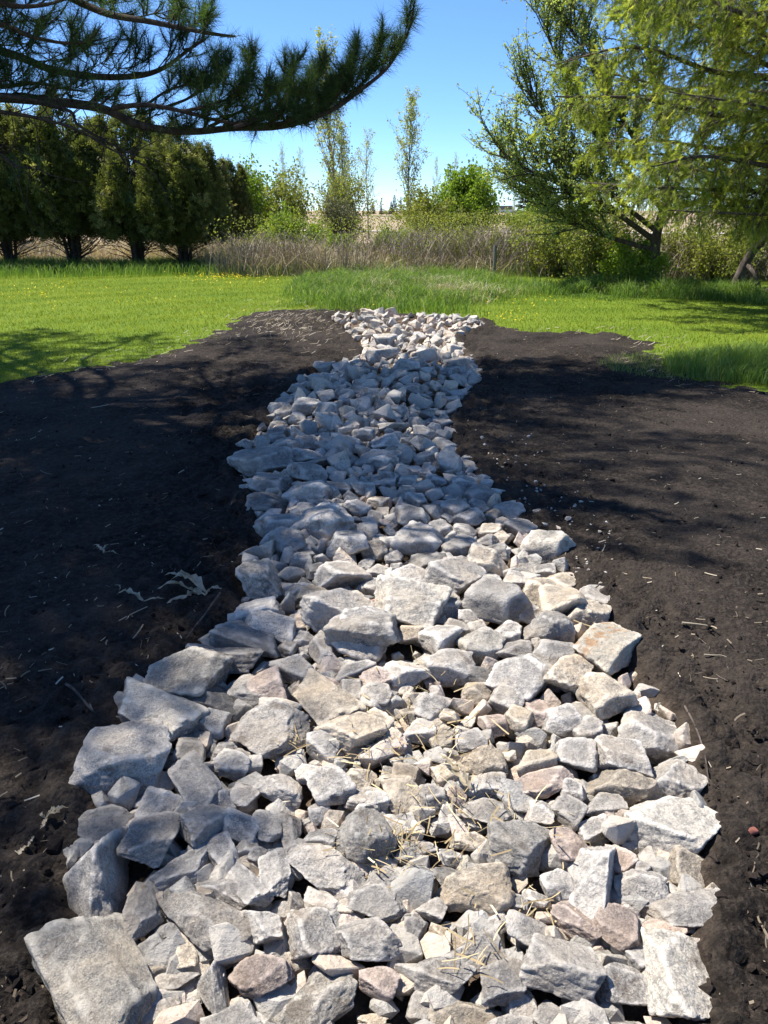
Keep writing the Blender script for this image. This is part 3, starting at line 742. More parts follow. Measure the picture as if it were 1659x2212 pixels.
def stick(name, pix, z, r0, label, mat=M_BARK_DARK, cat='stick'):
    P = np.array([(*gpt(u, v, 0.04), zz) for (u, v), zz in zip(pix, z)])
    b = P[0].copy(); m = MB(); c = curve_pts(P - b, 14)
    tube(m, c, np.linspace(r0, r0 * 0.5, 14), 6)
    o = link(name, m.mesh(name, mat)); o.location = b
    return tag(o, label, cat)
stick('stick', [(478, 1308), (445, 1345), (420, 1372), (402, 1390)], (0.10, 0.08, 0.07, 0.06), 0.005, 'thin bent stick leaning on rocks beside the large husk')
stick('stick', [(145, 1488), (165, 1505), (190, 1533), (212, 1555)], (0.06, 0.065, 0.06, 0.05), 0.006, 'short brown stick on dark soil beside the large rounded rocks')
stick('root', [(1478, 1530), (1500, 1580), (1520, 1640), (1530, 1700)], (0.05, 0.06, 0.06, 0.05), 0.004, 'thin reddish root along the right rim of the rocks', cat='root')
stick('corn_stalk', [(1472, 1351), (1490, 1353), (1510, 1355), (1527, 1357)], (0.052, 0.053, 0.053, 0.052), 0.005, 'straight pale stalk piece lying on the right soil', M_HUSK, 'stalk')
stick('corn_stalk', [(1520, 1420), (1540, 1422), (1556, 1422), (1568, 1425)], (0.052, 0.053, 0.053, 0.052), 0.003, 'thin pale stalk piece below the straight one on the right soil', M_HUSK, 'stalk')
for (u, v, r, label) in ((1623, 1793, 0.016, 'small red clay lump on the soil at the right edge'),):
    v3, t3 = stone_shape('r', 3, rs); m = MB(); m.add(v3 * (r * 1.2, r, r * 0.7), t3)
    o = link('clay_lump', m.mesh('clay_lump', M_CLAY)); o.location = (*gpt(u, v, 0.05), 0.05); tag(o, label, 'clay lump')
x, y = gpt(1345, 634)
o = link('field_stone', PROTO['b'][4][3]); o.location = (x, y, 0.06); o.scale = (0.14, 0.10, 0.10); o.color = (1.25, 1.05, 0.85, 1)
tag(o, 'lone tan stone in the grass at the lawn edge below the right tree', 'stone')
for k, (u, v, r, lab) in enumerate(((1160, 1106, 0.028, 'small loose pale stone on soil right of the rock bed'), (1228, 1120, 0.02, 'tiny pale chip on soil beyond the small loose stone'))):
    x, y = gpt(u, v, 0.05); o = link('loose_stone', PROTO['b'][4][k]); o.location = (x, y, 0.05); o.scale = (r, r * 0.8, r * 0.6); o.color = (1.2, 1.12, 1.05, 1); tag(o, lab, 'stone')

# ------------------------------------------------------------------ grasses
def blades(mb, X, Y, Z, H, W, lean, rng, rnd, two=False):
    n = len(X); yaw = rng.uniform(0, 2 * np.pi, n); ly = rng.uniform(0, 2 * np.pi, n)
    dx, dy = np.cos(yaw) * W / 2, np.sin(yaw) * W / 2
    lx, lyy = np.cos(ly) * lean * H, np.sin(ly) * lean * H
    base = np.stack((X, Y, Z), -1)
    side = np.stack((dx, dy, np.zeros(n)), -1)
    tip = base + np.stack((lx, lyy, H * np.sqrt(np.clip(1 - lean ** 2 * 0.7, 0.1, 1))), -1)
    if not two:
        V = np.stack((base - side, base + side, tip), 1).reshape(-1, 3)
        mb.add(V, np.arange(3 * n).reshape(-1, 3), rnd=np.repeat(rnd, 3))
    else:
        mid = base + np.stack((lx * 0.3, lyy * 0.3, H * 0.6), -1)
        V = np.stack((base - side, base + side, mid - side * 0.8, mid + side * 0.8, tip), 1).reshape(-1, 3)
        k = np.arange(n)[:, None] * 5
        T = np.concatenate((k + [[0, 1, 3]], k + [[0, 3, 2]], k + [[2, 3, 4]]))
        mb.add(V, T, rnd=np.repeat(rnd, 5))
rg = np.random.default_rng(31)
mb = MB(); n = 330000
Yv = 5.5 + 19 * rg.random(n) ** 0.85; Xv = rg.uniform(-0.66, 0.66, n) * (Yv + 1.5)
sd = poly_sd(Xv, Yv, SOILW) + 0.30 * fnoise(Xv, Yv, 1.6, 4, 5) + 0.30 * fnoise(Xv, Yv, 6.5, 4, 15)
keep = (poly_sd(Xv, Yv, BEDW) < -0.04) & (sd < -0.02) | (poly_sd(Xv, Yv, BEDW) < -0.04) & ((sd < 0.5) & (rg.random(n) < 0.30 * np.exp(-np.maximum(sd, 0) / 0.16)))
Xv, Yv, sd = Xv[keep], Yv[keep], sd[keep]; n = len(Xv)
stripe = 0.5 + 0.5 * np.sin(2 * np.pi * (np.hypot(Xv - 4, Yv - 2) + 0.15 * fnoise(Xv, Yv, 0.8, 2)) / 1.05)
pat = fnoise(Xv, Yv, 0.6, 3, 9)
H = 0.026 + 0.022 * rg.random(n) + 0.008 * pat
blades(mb, Xv, Yv, lawn_z(Xv, Yv) - 0.004, H, 0.007 + 0.004 * rg.random(n), 0.25 + 0.3 * rg.random(n), rg, np.clip(0.1 + 0.62 * stripe ** 2 + 0.3 * pat + rg.normal(0, 0.17, n), 0, 0.97))
o = link('lawn_grass', mb.mesh('lawn_grass', M_BLADE, False)); tag(o, 'short bright green mown grass covering the lawn', 'grass', kind='stuff')

TALL = [[(600,645),(640,612),(720,590),(830,585),(960,590),(1100,608),(1090,640),(1062,665),(1052,684),(880,676),(715,676),(690,664),(640,662)],
        [(1085,612),(1200,618),(1420,620),(1560,628),(1700,640),(1700,662),(1560,655),(1420,648),(1240,640),(1085,640)]]
mb = MB()
def region_points(pix, n):
    P = [gpt(u, v) for u, v in pix]; A = np.array(P)
    x = rg.uniform(A[:, 0].min(), A[:, 0].max(), n); y = rg.uniform(A[:, 1].min(), A[:, 1].max(), n)
    d_ = poly_sd(x, y, P) + 0.9 * fnoise(x, y, 0.7, 4, 2); k = rg.random(n) < np.clip((d_ + 0.35) / 1.1, 0, 1)
    return x[k], y[k]
for pix, n, h0 in ((TALL[0], 60000, 0.21), (TALL[1], 60000, 0.21)):
    x, y = region_points(pix, n); n = len(x)
    cl = fnoise(x, y, 1.5, 3, 6)
    blades(mb, x, y, lawn_z(x, y), np.clip(h0 * (0.55 + 1.5 * fnoise(x, y, 2.6, 3, 8) + 0.9 * rg.random(n) ** 2) * np.clip(0.5 + poly_sd(x, y, [gpt(u_, v_) for u_, v_ in pix]) / 0.5, 0.25, 1), 0.04, 0.62), 0.008 + 0.006 * rg.random(n), 0.3 + 0.6 * rg.random(n), rg, np.clip(0.45 + 0.35 * cl + rg.normal(0, 0.27, n), 0, 1), True)
n = 26000; x = rg.uniform(-14, -1.2, n); y = 19.8 + 4.5 * rg.random(n)
k = y > 20.5 + np.clip(x + 4, 0, 3) * 0.6 + 0.5 * fnoise(x, y, 0.7, 2, 4) + np.clip((x + 7) * 0.1, 0, 1); x, y = x[k], y[k]; n = len(x)
blades(mb, x, y, lawn_z(x, y), 0.05 + np.clip((y - 20.3) / 2.5, 0, 1) * (0.1 + 0.2 * rg.random(n)), 0.010 * np.ones(n), 0.3 + 0.4 * rg.random(n), rg, np.clip(rg.normal(0.4, 0.2, n), 0, 1), True)
n = 26000; x = rg.uniform(-12, 14, n); y = 19.0 + 6 * rg.random(n)
k = (y > 20.6 - 0.12 * np.abs(x)); x, y = x[k], y[k]; n = len(x)
blades(mb, x, y, lawn_z(x, y), 0.15 + 0.25 * rg.random(n), 0.010 * np.ones(n), 0.3 + 0.4 * rg.random(n), rg, np.clip(rg.normal(0.45, 0.25, n), 0, 1), True)
o = link('tall_grass', mb.mesh('tall_grass', M_TALL, False)); tag(o, 'band of unmown deep green grass behind the lawn and rocks', 'grass', kind='stuff')
# ragged clump at the right edge of the soil
mb = MB(); x0, y0 = gpt(1625, 805)
n = 5200; a = rg.uniform(0, 6.28, n); r = 0.75 * np.sqrt(rg.random(n)); x = x0 + r * np.cos(a) * 1.2; y = y0 + r * np.sin(a) * 0.9
blades(mb, x, y, np.full(n, 0.02), np.clip(0.30 * (1 - r / 1.0) + 0.1 * rg.random(n), 0.05, 0.5), 0.005 + 0.004 * rg.random(n), 0.2 + 0.5 * rg.random(n), rg, np.clip(rg.normal(0.6, 0.2, n), 0, 1), True)
n = 3500; a = rg.uniform(0, 6.28, n); r = np.sqrt(rg.random(n)); x = x0 - 0.55 + r * np.cos(a) * 1.0; y = y0 + 0.2 + r * np.sin(a) * 0.8
blades(mb, x, y, np.full(n, 0.03), 0.03 + 0.05 * rg.random(n), 0.005 * np.ones(n), 0.4 + 0.4 * rg.random(n), rg, np.clip(rg.normal(0.7, 0.2, n), 0, 1))
o = link('grass_clump', mb.mesh('grass_clump', M_TALL, False)); tag(o, 'sunlit green grass clump left standing at the right edge of the soil', 'grass', kind='stuff')
# dandelions
mb = MB()
fl_v = np.array([(math.cos(a) * (1 if k % 2 else 0.6), math.sin(a) * (1 if k % 2 else 0.6), 0.0) for k, a in enumerate(np.linspace(0, 2 * np.pi, 12, False))] + [(0, 0, 0.45)])
fl_t = np.array([(k, (k + 1) % 12, 12) for k in range(12)])
Pd = []
for (u, v, su, sv, n) in ((490, 603, 50, 5, 130), (430, 600, 40, 4, 40), (110, 635, 60, 12, 40), (520, 612, 60, 6, 40), (300, 650, 200, 20, 40), (1110, 690, 25, 8, 24), (1150, 660, 60, 12, 20)):
    for k in range(n):
        x, y = gpt(rg.normal(u, su), max(rg.normal(v, sv), 592)); Pd.append((x, y, 0.06 + 0.03 * rg.random()))
Pd = np.array(Pd)
Mx = np.repeat(np.eye(3)[None], len(Pd), 0) * (0.011 + 0.008 * rg.random(len(Pd)))[:, None, None]
tl = rg.normal(0, 0.5, (len(Pd), 2)); Mx[:, 2, 0] = Mx[:, 0, 0] * tl[:, 0]; Mx[:, 2, 1] = Mx[:, 0, 0] * tl[:, 1]
instances(mb, fl_v, fl_t, Pd, Mx, rg.random(len(Pd)))
blades(mb, Pd[:, 0], Pd[:, 1], np.zeros(len(Pd)), Pd[:, 2], np.full(len(Pd), 0.003), np.zeros(len(Pd)), rg, np.zeros(len(Pd)))
o = link('dandelions', mb.mesh('dandelions', M_YELLOW)); tag(o, 'yellow dandelion flowers dotted over the far lawn', 'dandelions', kind='stuff')

# dry weeds and brambles
mb = MB(); mt = MB()
def arcs(mb, X, Y, H, W, rng, rnd, droop=0.5, segs=3):
    """arching thin stems as ribbons"""
    n = len(X); yaw = rng.uniform(0, 6.28, n); ts = np.linspace(0, 1, segs + 1)
    sp = H * rng.uniform(0.1, droop + 0.1, n)
    cx = X[:, None] + (np.cos(yaw) * sp)[:, None] * ts ** 1.5; cy = Y[:, None] + (np.sin(yaw) * sp)[:, None] * ts ** 1.5
    cz = H[:, None] * (ts - 0.35 * droop * ts ** 3)[None]  - 0.08
    a = rng.uniform(0, 3.14, n)
    sx, sy = (np.cos(a) * W / 2)[:, None] * (1 - 0.6 * ts), (np.sin(a) * W / 2)[:, None] * (1 - 0.6 * ts)
    L = np.stack((cx - sx, cy - sy, cz), -1); Rr = np.stack((cx + sx, cy + sy, cz), -1)
    V = np.stack((L, Rr), 2).reshape(n, -1, 3); m = V.shape[1]
    q = np.array([(2 * k, 2 * k + 1, 2 * k + 3, 2 * k + 2) for k in range(segs)])
    Q = q[None] + (np.arange(n) * m)[:, None, None]
    mb.add(V.reshape(-1, 3), quads=Q.reshape(-1, 4), rnd=np.repeat(rnd, m))
n = 19000; x = rg.uniform(-9.5, 6, n); y = rg.uniform(19.6, 27.5, n); cl = fnoise(x, y, 0.5, 3, 12)
k = (cl > -0.45) & (y > 20.2 + np.clip(-3.2 - x, 0, 9) * 1.3 + rg.normal(0, 0.35, n)) & (rg.random(n) < np.clip(1 + (x + 3.5) * 0.12, 0.25, 1)); x, y, cl = x[k], y[k], cl[k]; n = len(x)
arcs(mb, x, y, np.clip(0.55 + 0.4 * cl + 0.5 * rg.random(n), 0.2, 1.4), 0.012 + 0.010 * rg.random(n), rg, np.clip(rg.normal(0.55, 0.25, n), 0, 1), 1.0)
for (u, v, n, hh) in ((830, 628, 260, 0.5), (960, 640, 420, 0.5), (1000, 655, 150, 0.4), (780, 612, 300, 0.5), (640, 655, 150, 0.2), (880, 600, 250, 0.5), (940, 625, 500, 0.55), (1000, 640, 300, 0.5), (760, 640, 160, 0.4), (860, 650, 180, 0.4), (700, 620, 200, 0.45), (1060, 640, 160, 0.4)):
    x0, y0 = gpt(u, v); x = rg.normal(x0, 0.28, n); y = rg.normal(y0, 0.22, n)
    arcs(mb, x, y, hh * (0.5 + 0.7 * rg.random(n)), 0.006 + 0.005 * rg.random(n), rg, np.clip(rg.normal(0.85, 0.15, n), 0, 1), 1.2)
n = 5000; x = rg.uniform(-16, -5, n); y = rg.uniform(27, 36, n)
arcs(mb, x, y, 0.4 + 0.5 * rg.random(n), 0.02 * np.ones(n), rg, np.clip(rg.normal(0.6, 0.2, n), 0, 1), 0.9)
n = 7000; x = rg.uniform(5, 16, n); y = rg.uniform(20, 34, n)
arcs(mb, x, y, 0.3 + 0.7 * rg.random(n), 0.016 * np.ones(n), rg, np.clip(rg.normal(0.6, 0.25, n), 0, 1), 0.9)
o = link('dry_weeds', mb.mesh('dry_weeds', M_DRY, False)); tag(o, 'tangled belt of tan dead weeds and grass stalks behind the lawn', 'weeds', kind='stuff')
n = 9000; x = rg.uniform(-4.5, 7.5, n); y = rg.uniform(20.2, 27.5, n); cl = fnoise(x, y, 0.45, 3, 14) + 0.25 * np.tanh(x - 0.5)
k = cl > -0.1; x, y, cl = x[k], y[k], cl[k]; n = len(x)
arcs(mt, x, y, np.clip(0.85 + 0.4 * cl + 0.6 * rg.random(n), 0.3, 1.7), 0.012 + 0.008 * rg.random(n), rg, np.clip(rg.normal(0.5, 0.25, n), 0, 1), 0.6, 4)
n = 4200; x = rg.uniform(5.5, 13, n); y = rg.uniform(18.6, 24, n)
arcs(mt, x, y, 0.5 + 1.0 * rg.random(n), 0.010 + 0.008 * rg.random(n), rg, np.clip(rg.normal(0.3, 0.25, n), 0, 1), 0.9, 4)
o = link('brush_twigs', mt.mesh('brush_twigs', M_BRUSH, False)); tag(o, 'dense thicket of bare brown twigs along the far fence line', 'brush', kind='stuff')
leaf_v = np.array([(-0.5, 0, 0), (0, -0.18, 0.5), (0, 0.18, 0.5), (0.12, 0, 1.0)]) ; leaf_t = np.array([(0, 1, 2), (1, 3, 2)])
leaf_v = np.array([(0, 0, 0), (-0.32, 0.08, 0.5), (0.32, 0.08, 0.5), (0, 0, 1.0)])
def leaves(mb, P, size, rng, rnd, up=0.3):
    n = len(P); D = rng.normal(0, 1, (n, 3)); D[:, 2] += up
    Mx = frames(D, rng.uniform(0, 6.28, n)) * np.asarray(size).reshape(-1, 1, 1)
    instances(mb, leaf_v, leaf_t, P, Mx, rnd)
mb = MB(); n = 17000
x = rg.uniform(-4.5, 8.5, n); y = rg.uniform(20.5, 27.5, n); cl = fnoise(x, y, 0.45, 3, 14) + 0.25 * np.tanh(x - 0.5)
k = cl > -0.2; x, y, cl = x[k], y[k], cl[k]; n = len(x)
z = np.clip(0.55 + 0.35 * cl + 0.85 * rg.random(n) ** 0.7, 0.25, 1.6)
leaves(mb, np.stack((x, y, z), -1), 0.035 + 0.03 * rg.random(n), rg, np.clip(rg.normal(0.5, 0.3, n), 0, 1))
o = link('brush_leaves', mb.mesh('brush_leaves', M_OLIVE, False)); tag(o, 'fresh olive green leaf haze on the far thicket tops', 'foliage', kind='stuff')

# ------------------------------------------------------------------ trees
def walk(p, d, length, n, wander, rng, pull=(0, 0, 0)):
    P = [np.array(p, float)]; d = np.array(d, float); d /= np.linalg.norm(d)
    for k in range(n):
        d = d + rng.normal(0, wander, 3) + np.array(pull) / n
        d /= np.linalg.norm(d)
        P.append(P[-1] + d * length / n)
    return np.array(P)

def broadleaf(h, spread, trunks, n_limbs, n_twigs, leaf, leaf_n, leafmat, bark, rng, limb_up=0.9, r0=0.05, crown0=0.25, shape=None, lean=(0, 0)):
    """returns (wood mesh, leaf mesh) of an open spring tree standing on the origin"""
    W, L = MB(), MB(); LP = []
    for tk in range(trunks):
        a = rng.uniform(0, 6.28); off = 0.0 if trunks == 1 else 0.18
        top = np.array((lean[0] + (0 if trunks == 1 else math.cos(a) * spread * 0.35), lean[1] + (0 if trunks == 1 else math.sin(a) * spread * 0.35), h * rng.uniform(0.88, 1.0)))
        base = np.array((off * math.cos(a), off * math.sin(a), -0.15))
        c = curve_pts(np.array([base, base * 0.6 + top * (0.22, 0.22, 0.3) + rng.normal(0, 0.012 * h, 3) * (1, 1, 0), base * 0.3 + top * (0.6, 0.6, 0.65) + rng.normal(0, 0.015 * h, 3) * (1, 1, 0), top]), 18)
        tube(W, c, r0 * (1 - np.linspace(0, 1, 18) * 0.9) * (1 + 0.6 * np.exp(-np.linspace(0, 1, 18) * 12)), 7)
        for k in range(n_limbs):
            t = crown0 + (1 - crown0) * (k + rng.random()) / n_limbs * 0.97
            p = c[int(t * 17)]
            prof = shape(t) if shape else math.sin(math.pi * min(max((t - crown0) / (1 - crown0), 0), 1) ** 0.7 * 0.9 + 0.25)
            ln = max(spread * prof * rng.uniform(0.7, 1.2), 0.12 * spread)
            b = rng.uniform(0, 6.28)
            lm = walk(p, (math.cos(b), math.sin(b), limb_up), ln * math.hypot(1, limb_up * 0.6), 7, 0.10, rng, (0, 0, 0.35))
            rl = r0 * (1 - t * 0.85) * 0.45
            tube(W, lm, rl * np.linspace(1, 0.25, 8), 4)
            for q in range(n_twigs):
                i0 = rng.integers(2, 8)
                dd = lm[min(i0, 7)] - lm[min(i0, 7) - 1]; dd = dd / np.linalg.norm(dd) + rng.normal(0, 0.55, 3) + (0, 0, 0.25)
                tw = walk(lm[min(i0, 7)], dd, ln * rng.uniform(0.22, 0.5), 4, 0.15, rng, (0, 0, 0.3))
                tube(W, tw, max(rl * 0.3, 0.004) * np.linspace(1, 0.4, 5), 3)
                m = leaf_n
                s_ = rng.random(m) * 4; i1 = np.minimum(s_.astype(int), 3); f = (s_ - i1)[:, None]
                LP.append(tw[i1] * (1 - f) + tw[i1 + 1] * f + rng.normal(0, leaf * 0.8, (m, 3)))
    LP = np.concatenate(LP)
    leaves(L, LP, leaf * rng.uniform(0.7, 1.4, len(LP)), rng, np.clip(rng.normal(0.5, 0.25, len(LP)), 0, 1), 0.2)
    return W.mesh('wood', bark), L.mesh('leaves', leafmat, False)

def place_tree(name, meshes, loc, label, cat, group=None, rz=0.0, sc=1.0, parts=('trunk', 'crown')):
    e = empty(name, loc, label, cat, group)
    e.rotation_euler = (0, 0, rz); e.scale = (sc, sc, sc) if not hasattr(sc, '__len__') else sc
    for m, p in zip(meshes, parts): link(p, m, e)
    return e

rt = np.random.default_rng(77)
pop_shape = lambda t: (0.25 + 0.75 * min(max((t - 0.12) / 0.3, 0), 1)) * (1 - max(t - 0.45, 0) / 0.75)
POP = [broadleaf(8.0, 1.35, 1, 64, 9, 0.10, 6, M_POPLAR, M_BARK_GREY, rt, 2.1, 0.075, 0.16, pop_shape) for k in range(2)]
POPT = [broadleaf(8.0, 1.4, 2, 34, 7, 0.075, 4, M_POPLAR, M_BARK_GREY, rt, 2.0, 0.065, 0.2, pop_shape), broadleaf(8.0, 1.5, 1, 48, 8, 0.085, 5, M_POPLAR, M_BARK_GREY, rt, 1.5, 0.06, 0.25, pop_shape)]
def topz(u, v, y): return apt(u, v, y)
for (u, vtop, y, ms, sx, rz, lab) in (
    (702, 62, 42, POP[0], 1.0, 0.3, 'tallest slender young poplar with pale spring leaves, behind the pine bough tip'),
    (735, 235, 43, POP[1], 1.15, 2.0, 'shorter leafy poplar just right of the tallest poplar'),
    (888, 165, 42, POP[1], 1.0, 4.0, 'lone slender poplar standing in the middle gap of the sky'),
    (795, 280, 52, POPT[1], 1.2, 1.0, 'thin crooked pale poplar between the tallest and the lone one'),
    (615, 305, 55, POPT[0], 0.8, 0.0, 'faint bare poplar left of the tallest, rising above the olive bush'),
    (650, 320, 56, POPT[1], 0.8, 2.5, 'faint thin poplar squeezed between the leftmost and tallest poplars'),
    (945, 340, 60, POPT[1], 0.7, 3.1, 'faint far poplar right beside the lone slender poplar'),
    (985, 328, 62, POPT[0], 0.8, 5.0, 'faint twin-stemmed poplar rising behind the bright round bush'),
    (1113, 395, 60, POPT[0], 0.55, 1.9, 'small far poplar in the gap left of the right-hand trees')):
    p = apt(u, vtop, y); h = (p[2] + 0.1) / 8.0
    place_tree('poplar_tree', ms, (p[0], y, -0.12), lab, 'tree', 'slender poplars beyond the brush', rz, (h * sx * 0.95, h * sx * 0.95, h))

def bush(h, w, n_stems, n_leaf, leaf, mat, rng, bark=M_BARK_GREY, base=0.1):
    """shrub of many stems with leaves in clumps through a lumpy volume"""
    W, L = MB(), MB(); LP = []
    for k in range(n_stems):
        a = rng.uniform(0, 6.28); r = math.sqrt(rng.random()) * w / 2
        zt = h * (1 - 0.5 * (r / (w / 2)) ** 2.5) * rng.uniform(0.7, 1.0)
        c = walk((0.1 * math.cos(a), 0.1 * math.sin(a), -0.1), (math.cos(a) * r * 0.8, math.sin(a) * r * 0.8, zt), math.hypot(r, zt), 8, 0.09, rng)
        tube(W, c, np.linspace(0.018, 0.004, 9) * h / 2.5, 4)
        for q in range(9):
            i0 = rng.integers(2, 9)
            tw = walk(c[i0], rng.normal(0, 1, 3) + (0, 0, 0.6), h * 0.17, 3, 0.2, rng)
            tube(W, tw, np.linspace(0.006, 0.003, 4) * h / 2.5, 3)
            m = max(int(n_leaf / n_stems / 9), 2)
            s_ = rng.random(m)[:, None]
            LP.append(tw[0] * (1 - s_) + tw[3] * s_ + rng.normal(0, h * 0.035, (m, 3)))
    LP = np.concatenate(LP); LP = np.concatenate((LP, LP + rng.normal(0, h * 0.03, LP.shape))); LP[:, 2] = np.maximum(LP[:, 2], base)
    leaves(L, LP, leaf * rng.uniform(0.7, 1.4, len(LP)), rng, np.clip(rng.normal(0.5, 0.25, len(LP)), 0, 1), 0.4)
    return W.mesh('stems', bark), L.mesh('foliage', mat, False)
def put_bush(u, v0, v1, wpx, y, n_stems, n_leaf, leaf, mat, lab, name='bush'):
    t = apt(u, v0, y); w = wpx / F * y * 1.02
    b = max(apt(u, v1, y)[2], -0.1)
    h = t[2] - max(b - 0.3, -0.1)
    ms = bush(h * 1.22, w * 1.2, int(n_stems * 1.6), int(n_leaf * 1.4), leaf * 1.35, mat, rt)
    place_tree(name, ms, (t[0], y, max(b - 0.3, -0.1) if b > 0.4 else -0.1), lab, 'bush', 'bushes beyond the lawn', parts=('stem', 'foliage'))
put_bush(1000, 388, 510, 125, 36, 34, 6500, 0.10, M_BUSH, 'round bright green bush in the middle distance right of the lone poplar')
put_bush(925, 425, 510, 110, 35, 24, 3000, 0.08, M_OLIVE, 'loose yellow-olive bush leaning against the bright round bush')
put_bush(738, 375, 510, 80, 36, 22, 2600, 0.07, M_OLIVE, 'narrow olive bush at the foot of the tallest poplars')
put_bush(742, 440, 510, 70, 34, 24, 2200, 0.06, M_GREY, 'grey-green twiggy bush below the narrow olive bush')
put_bush(590, 390, 530, 130, 33, 34, 4500, 0.08, M_OLIVE, 'broad olive bush right of the evergreen row')
put_bush(515, 375, 510, 70, 31, 22, 2600, 0.08, M_BUSH, 'yellow-green bush peeping out behind the last evergreen')
put_bush(608, 455, 560, 75, 28, 22, 2800, 0.06, M_BUSH, 'fresh green bush in front of the broad olive bush')
put_bush(680, 480, 560, 60, 28, 18, 1800, 0.055, M_BUSH, 'low green bush between brambles and the tallest poplars')
put_bush(560, 505, 580, 70, 26, 18, 1600, 0.05, M_OLIVE, 'pale green low bush at the left end of the brambles')
put_bush(735, 510, 580, 70, 25, 18, 1500, 0.05, M_BUSH, 'small green shrub rising from the middle of the brambles')
put_bush(850, 490, 580, 70, 26, 20, 1900, 0.05, M_BUSH, 'green shrub below the lone slender poplar')
put_bush(870, 545, 610, 60, 22.5, 16, 1300, 0.04, M_OLIVE, 'small olive shrub at the back edge of the tall grass')
put_bush(1150, 440, 520, 95, 36, 24, 3200, 0.08, M_BUSH, 'green bush at the left foot of the right-hand trees')
put_bush(975, 500, 600, 120, 22.5, 24, 2200, 0.045, M_OLIVE, 'thin budding olive shrub in front of the bright round bush')
put_bush(1100, 510, 605, 110, 22, 24, 2000, 0.045, M_OLIVE, 'thin budding shrub around the wooden fence post')
put_bush(1215, 455, 610, 150, 20.5, 32, 4200, 0.05, M_OLIVE, 'olive shrub left of the broad tree trunk')
put_bush(1375, 520, 600, 100, 17.6, 30, 3200, 0.045, M_BUSH, 'vivid green leafy shrub wrapped around the broad tree trunk')
put_bush(1290, 440, 610, 140, 19, 28, 4000, 0.05, M_OLIVE, 'sparse green shrub under the spreading tree')
put_bush(1500, 470, 620, 130, 20, 26, 2200, 0.045, M_OLIVE, 'twiggy grey shrub between the trunk and the leaning tree')
put_bush(1570, 500, 625, 110, 19, 24, 2000, 0.045, M_OLIVE, 'low olive shrub at the foot of the leaning tree')
put_bush(1630, 450, 620, 110, 20, 26, 2400, 0.05, M_OLIVE, 'olive shrub behind the leaning tree at the right edge')

# arborvitae row
fan_v = np.array([(0, 0, 0), (-0.62, 0.05, 0.75), (-0.38, 0.05, 0.82), (-0.1, -0.05, 1.0), (0.14, -0.05, 1.0), (0.4, 0.08, 0.8), (0.62, 0.08, 0.7)])
fan_t = np.array([(0, 1, 2), (0, 3, 4), (0, 5, 6)])
def arborvitae(h, w, n, rng):
    W, L = MB(), MB()
    nst = 6
    for k in range(nst):
        a = k * 6.28 / nst + rng.uniform(-0.4, 0.4); r = rng.uniform(0.08, 0.3)
        c = curve_pts(np.array([(0.5 * r * math.cos(a), 0.5 * r * math.sin(a), -0.1), (r * math.cos(a), r * math.sin(a), 0.25 * h), (1.4 * r * math.cos(a), 1.4 * r * math.sin(a), 0.6 * h), (1.2 * r * math.cos(a), 1.2 * r * math.sin(a), 0.9 * h)]), 10)
        tube(W, c, np.linspace(0.09, 0.015, 10) * rng.uniform(0.6, 1.1), 6)
    for k in range(120):                                       # bare lower twigs
        a = rng.uniform(0, 6.28); z = rng.uniform(0.15, 0.32 * h)
        c = walk((0.12 * math.cos(a), 0.12 * math.sin(a), z), (math.cos(a), math.sin(a), 0.5), rng.uniform(0.5, 1.2) * w / 2.4, 5, 0.16, rng, (0, 0, 0.3))
        tube(W, c, np.linspace(0.014, 0.004, 6), 3)
    # clumps of sprays over an egg-shaped shell and a little inside
    nc = n // 26; LP, LD = [], []
    lead = [(0.0, 0.0, 1.0, 0.95)]
    for k in range(8):
        a = k * 6.283 / 8 + rng.uniform(-0.3, 0.3); lead.append((math.cos(a) * w * rng.uniform(0.16, 0.31), math.sin(a) * w * rng.uniform(0.16, 0.31), rng.uniform(0.68, 0.97), rng.uniform(0.55, 0.85)))
    for k in range(nc):
        lx_, ly_, lh, lr = lead[rng.integers(len(lead))]
        t = rng.random(); z = h * (0.20 + (lh - 0.20) * t + 0.06 * rng.random())
        prof = lr * (w / 3.5) * (0.55 + 0.45 * min(t / 0.25, 1)) * (1 - max(t - 0.35, 0) / 0.65) ** 0.75 + 0.03
        a = rng.uniform(0, 6.28); rr_ = prof * (0.35 + 0.75 * rng.random() ** 0.6)
        c = np.array((lx_ * (0.9 + 0.2 * t) + rr_ * math.cos(a), ly_ * (0.9 + 0.2 * t) + rr_ * math.sin(a), z)); m = 26
        LP.append(c + rng.normal(0, 0.075, (m, 3)) * (1, 1, 1.6))
        LD.append(np.array((math.cos(a), math.sin(a), 0.9)) + rng.normal(0, 0.7, (m, 3)))
    LP, LD = np.concatenate(LP), np.concatenate(LD); m = len(LP)
    Mx = frames(LD, rng.uniform(0, 6.28, m)) * (0.07 + 0.06 * rng.random(m))[:, None, None]
    instances(L, fan_v, fan_t, LP, Mx * 1.25, np.clip(np.repeat(rng.normal(0.42, 0.24, nc), 26) + rng.normal(0, 0.18, m), 0, 1))
    return W.mesh('stems', M_BARK_CEDAR), L.mesh('sprays', M_CEDAR, False)
ARB = [arborvitae(4.2, 3.5, 36000, rt), arborvitae(4.2, 3.5, 36000, rt)]
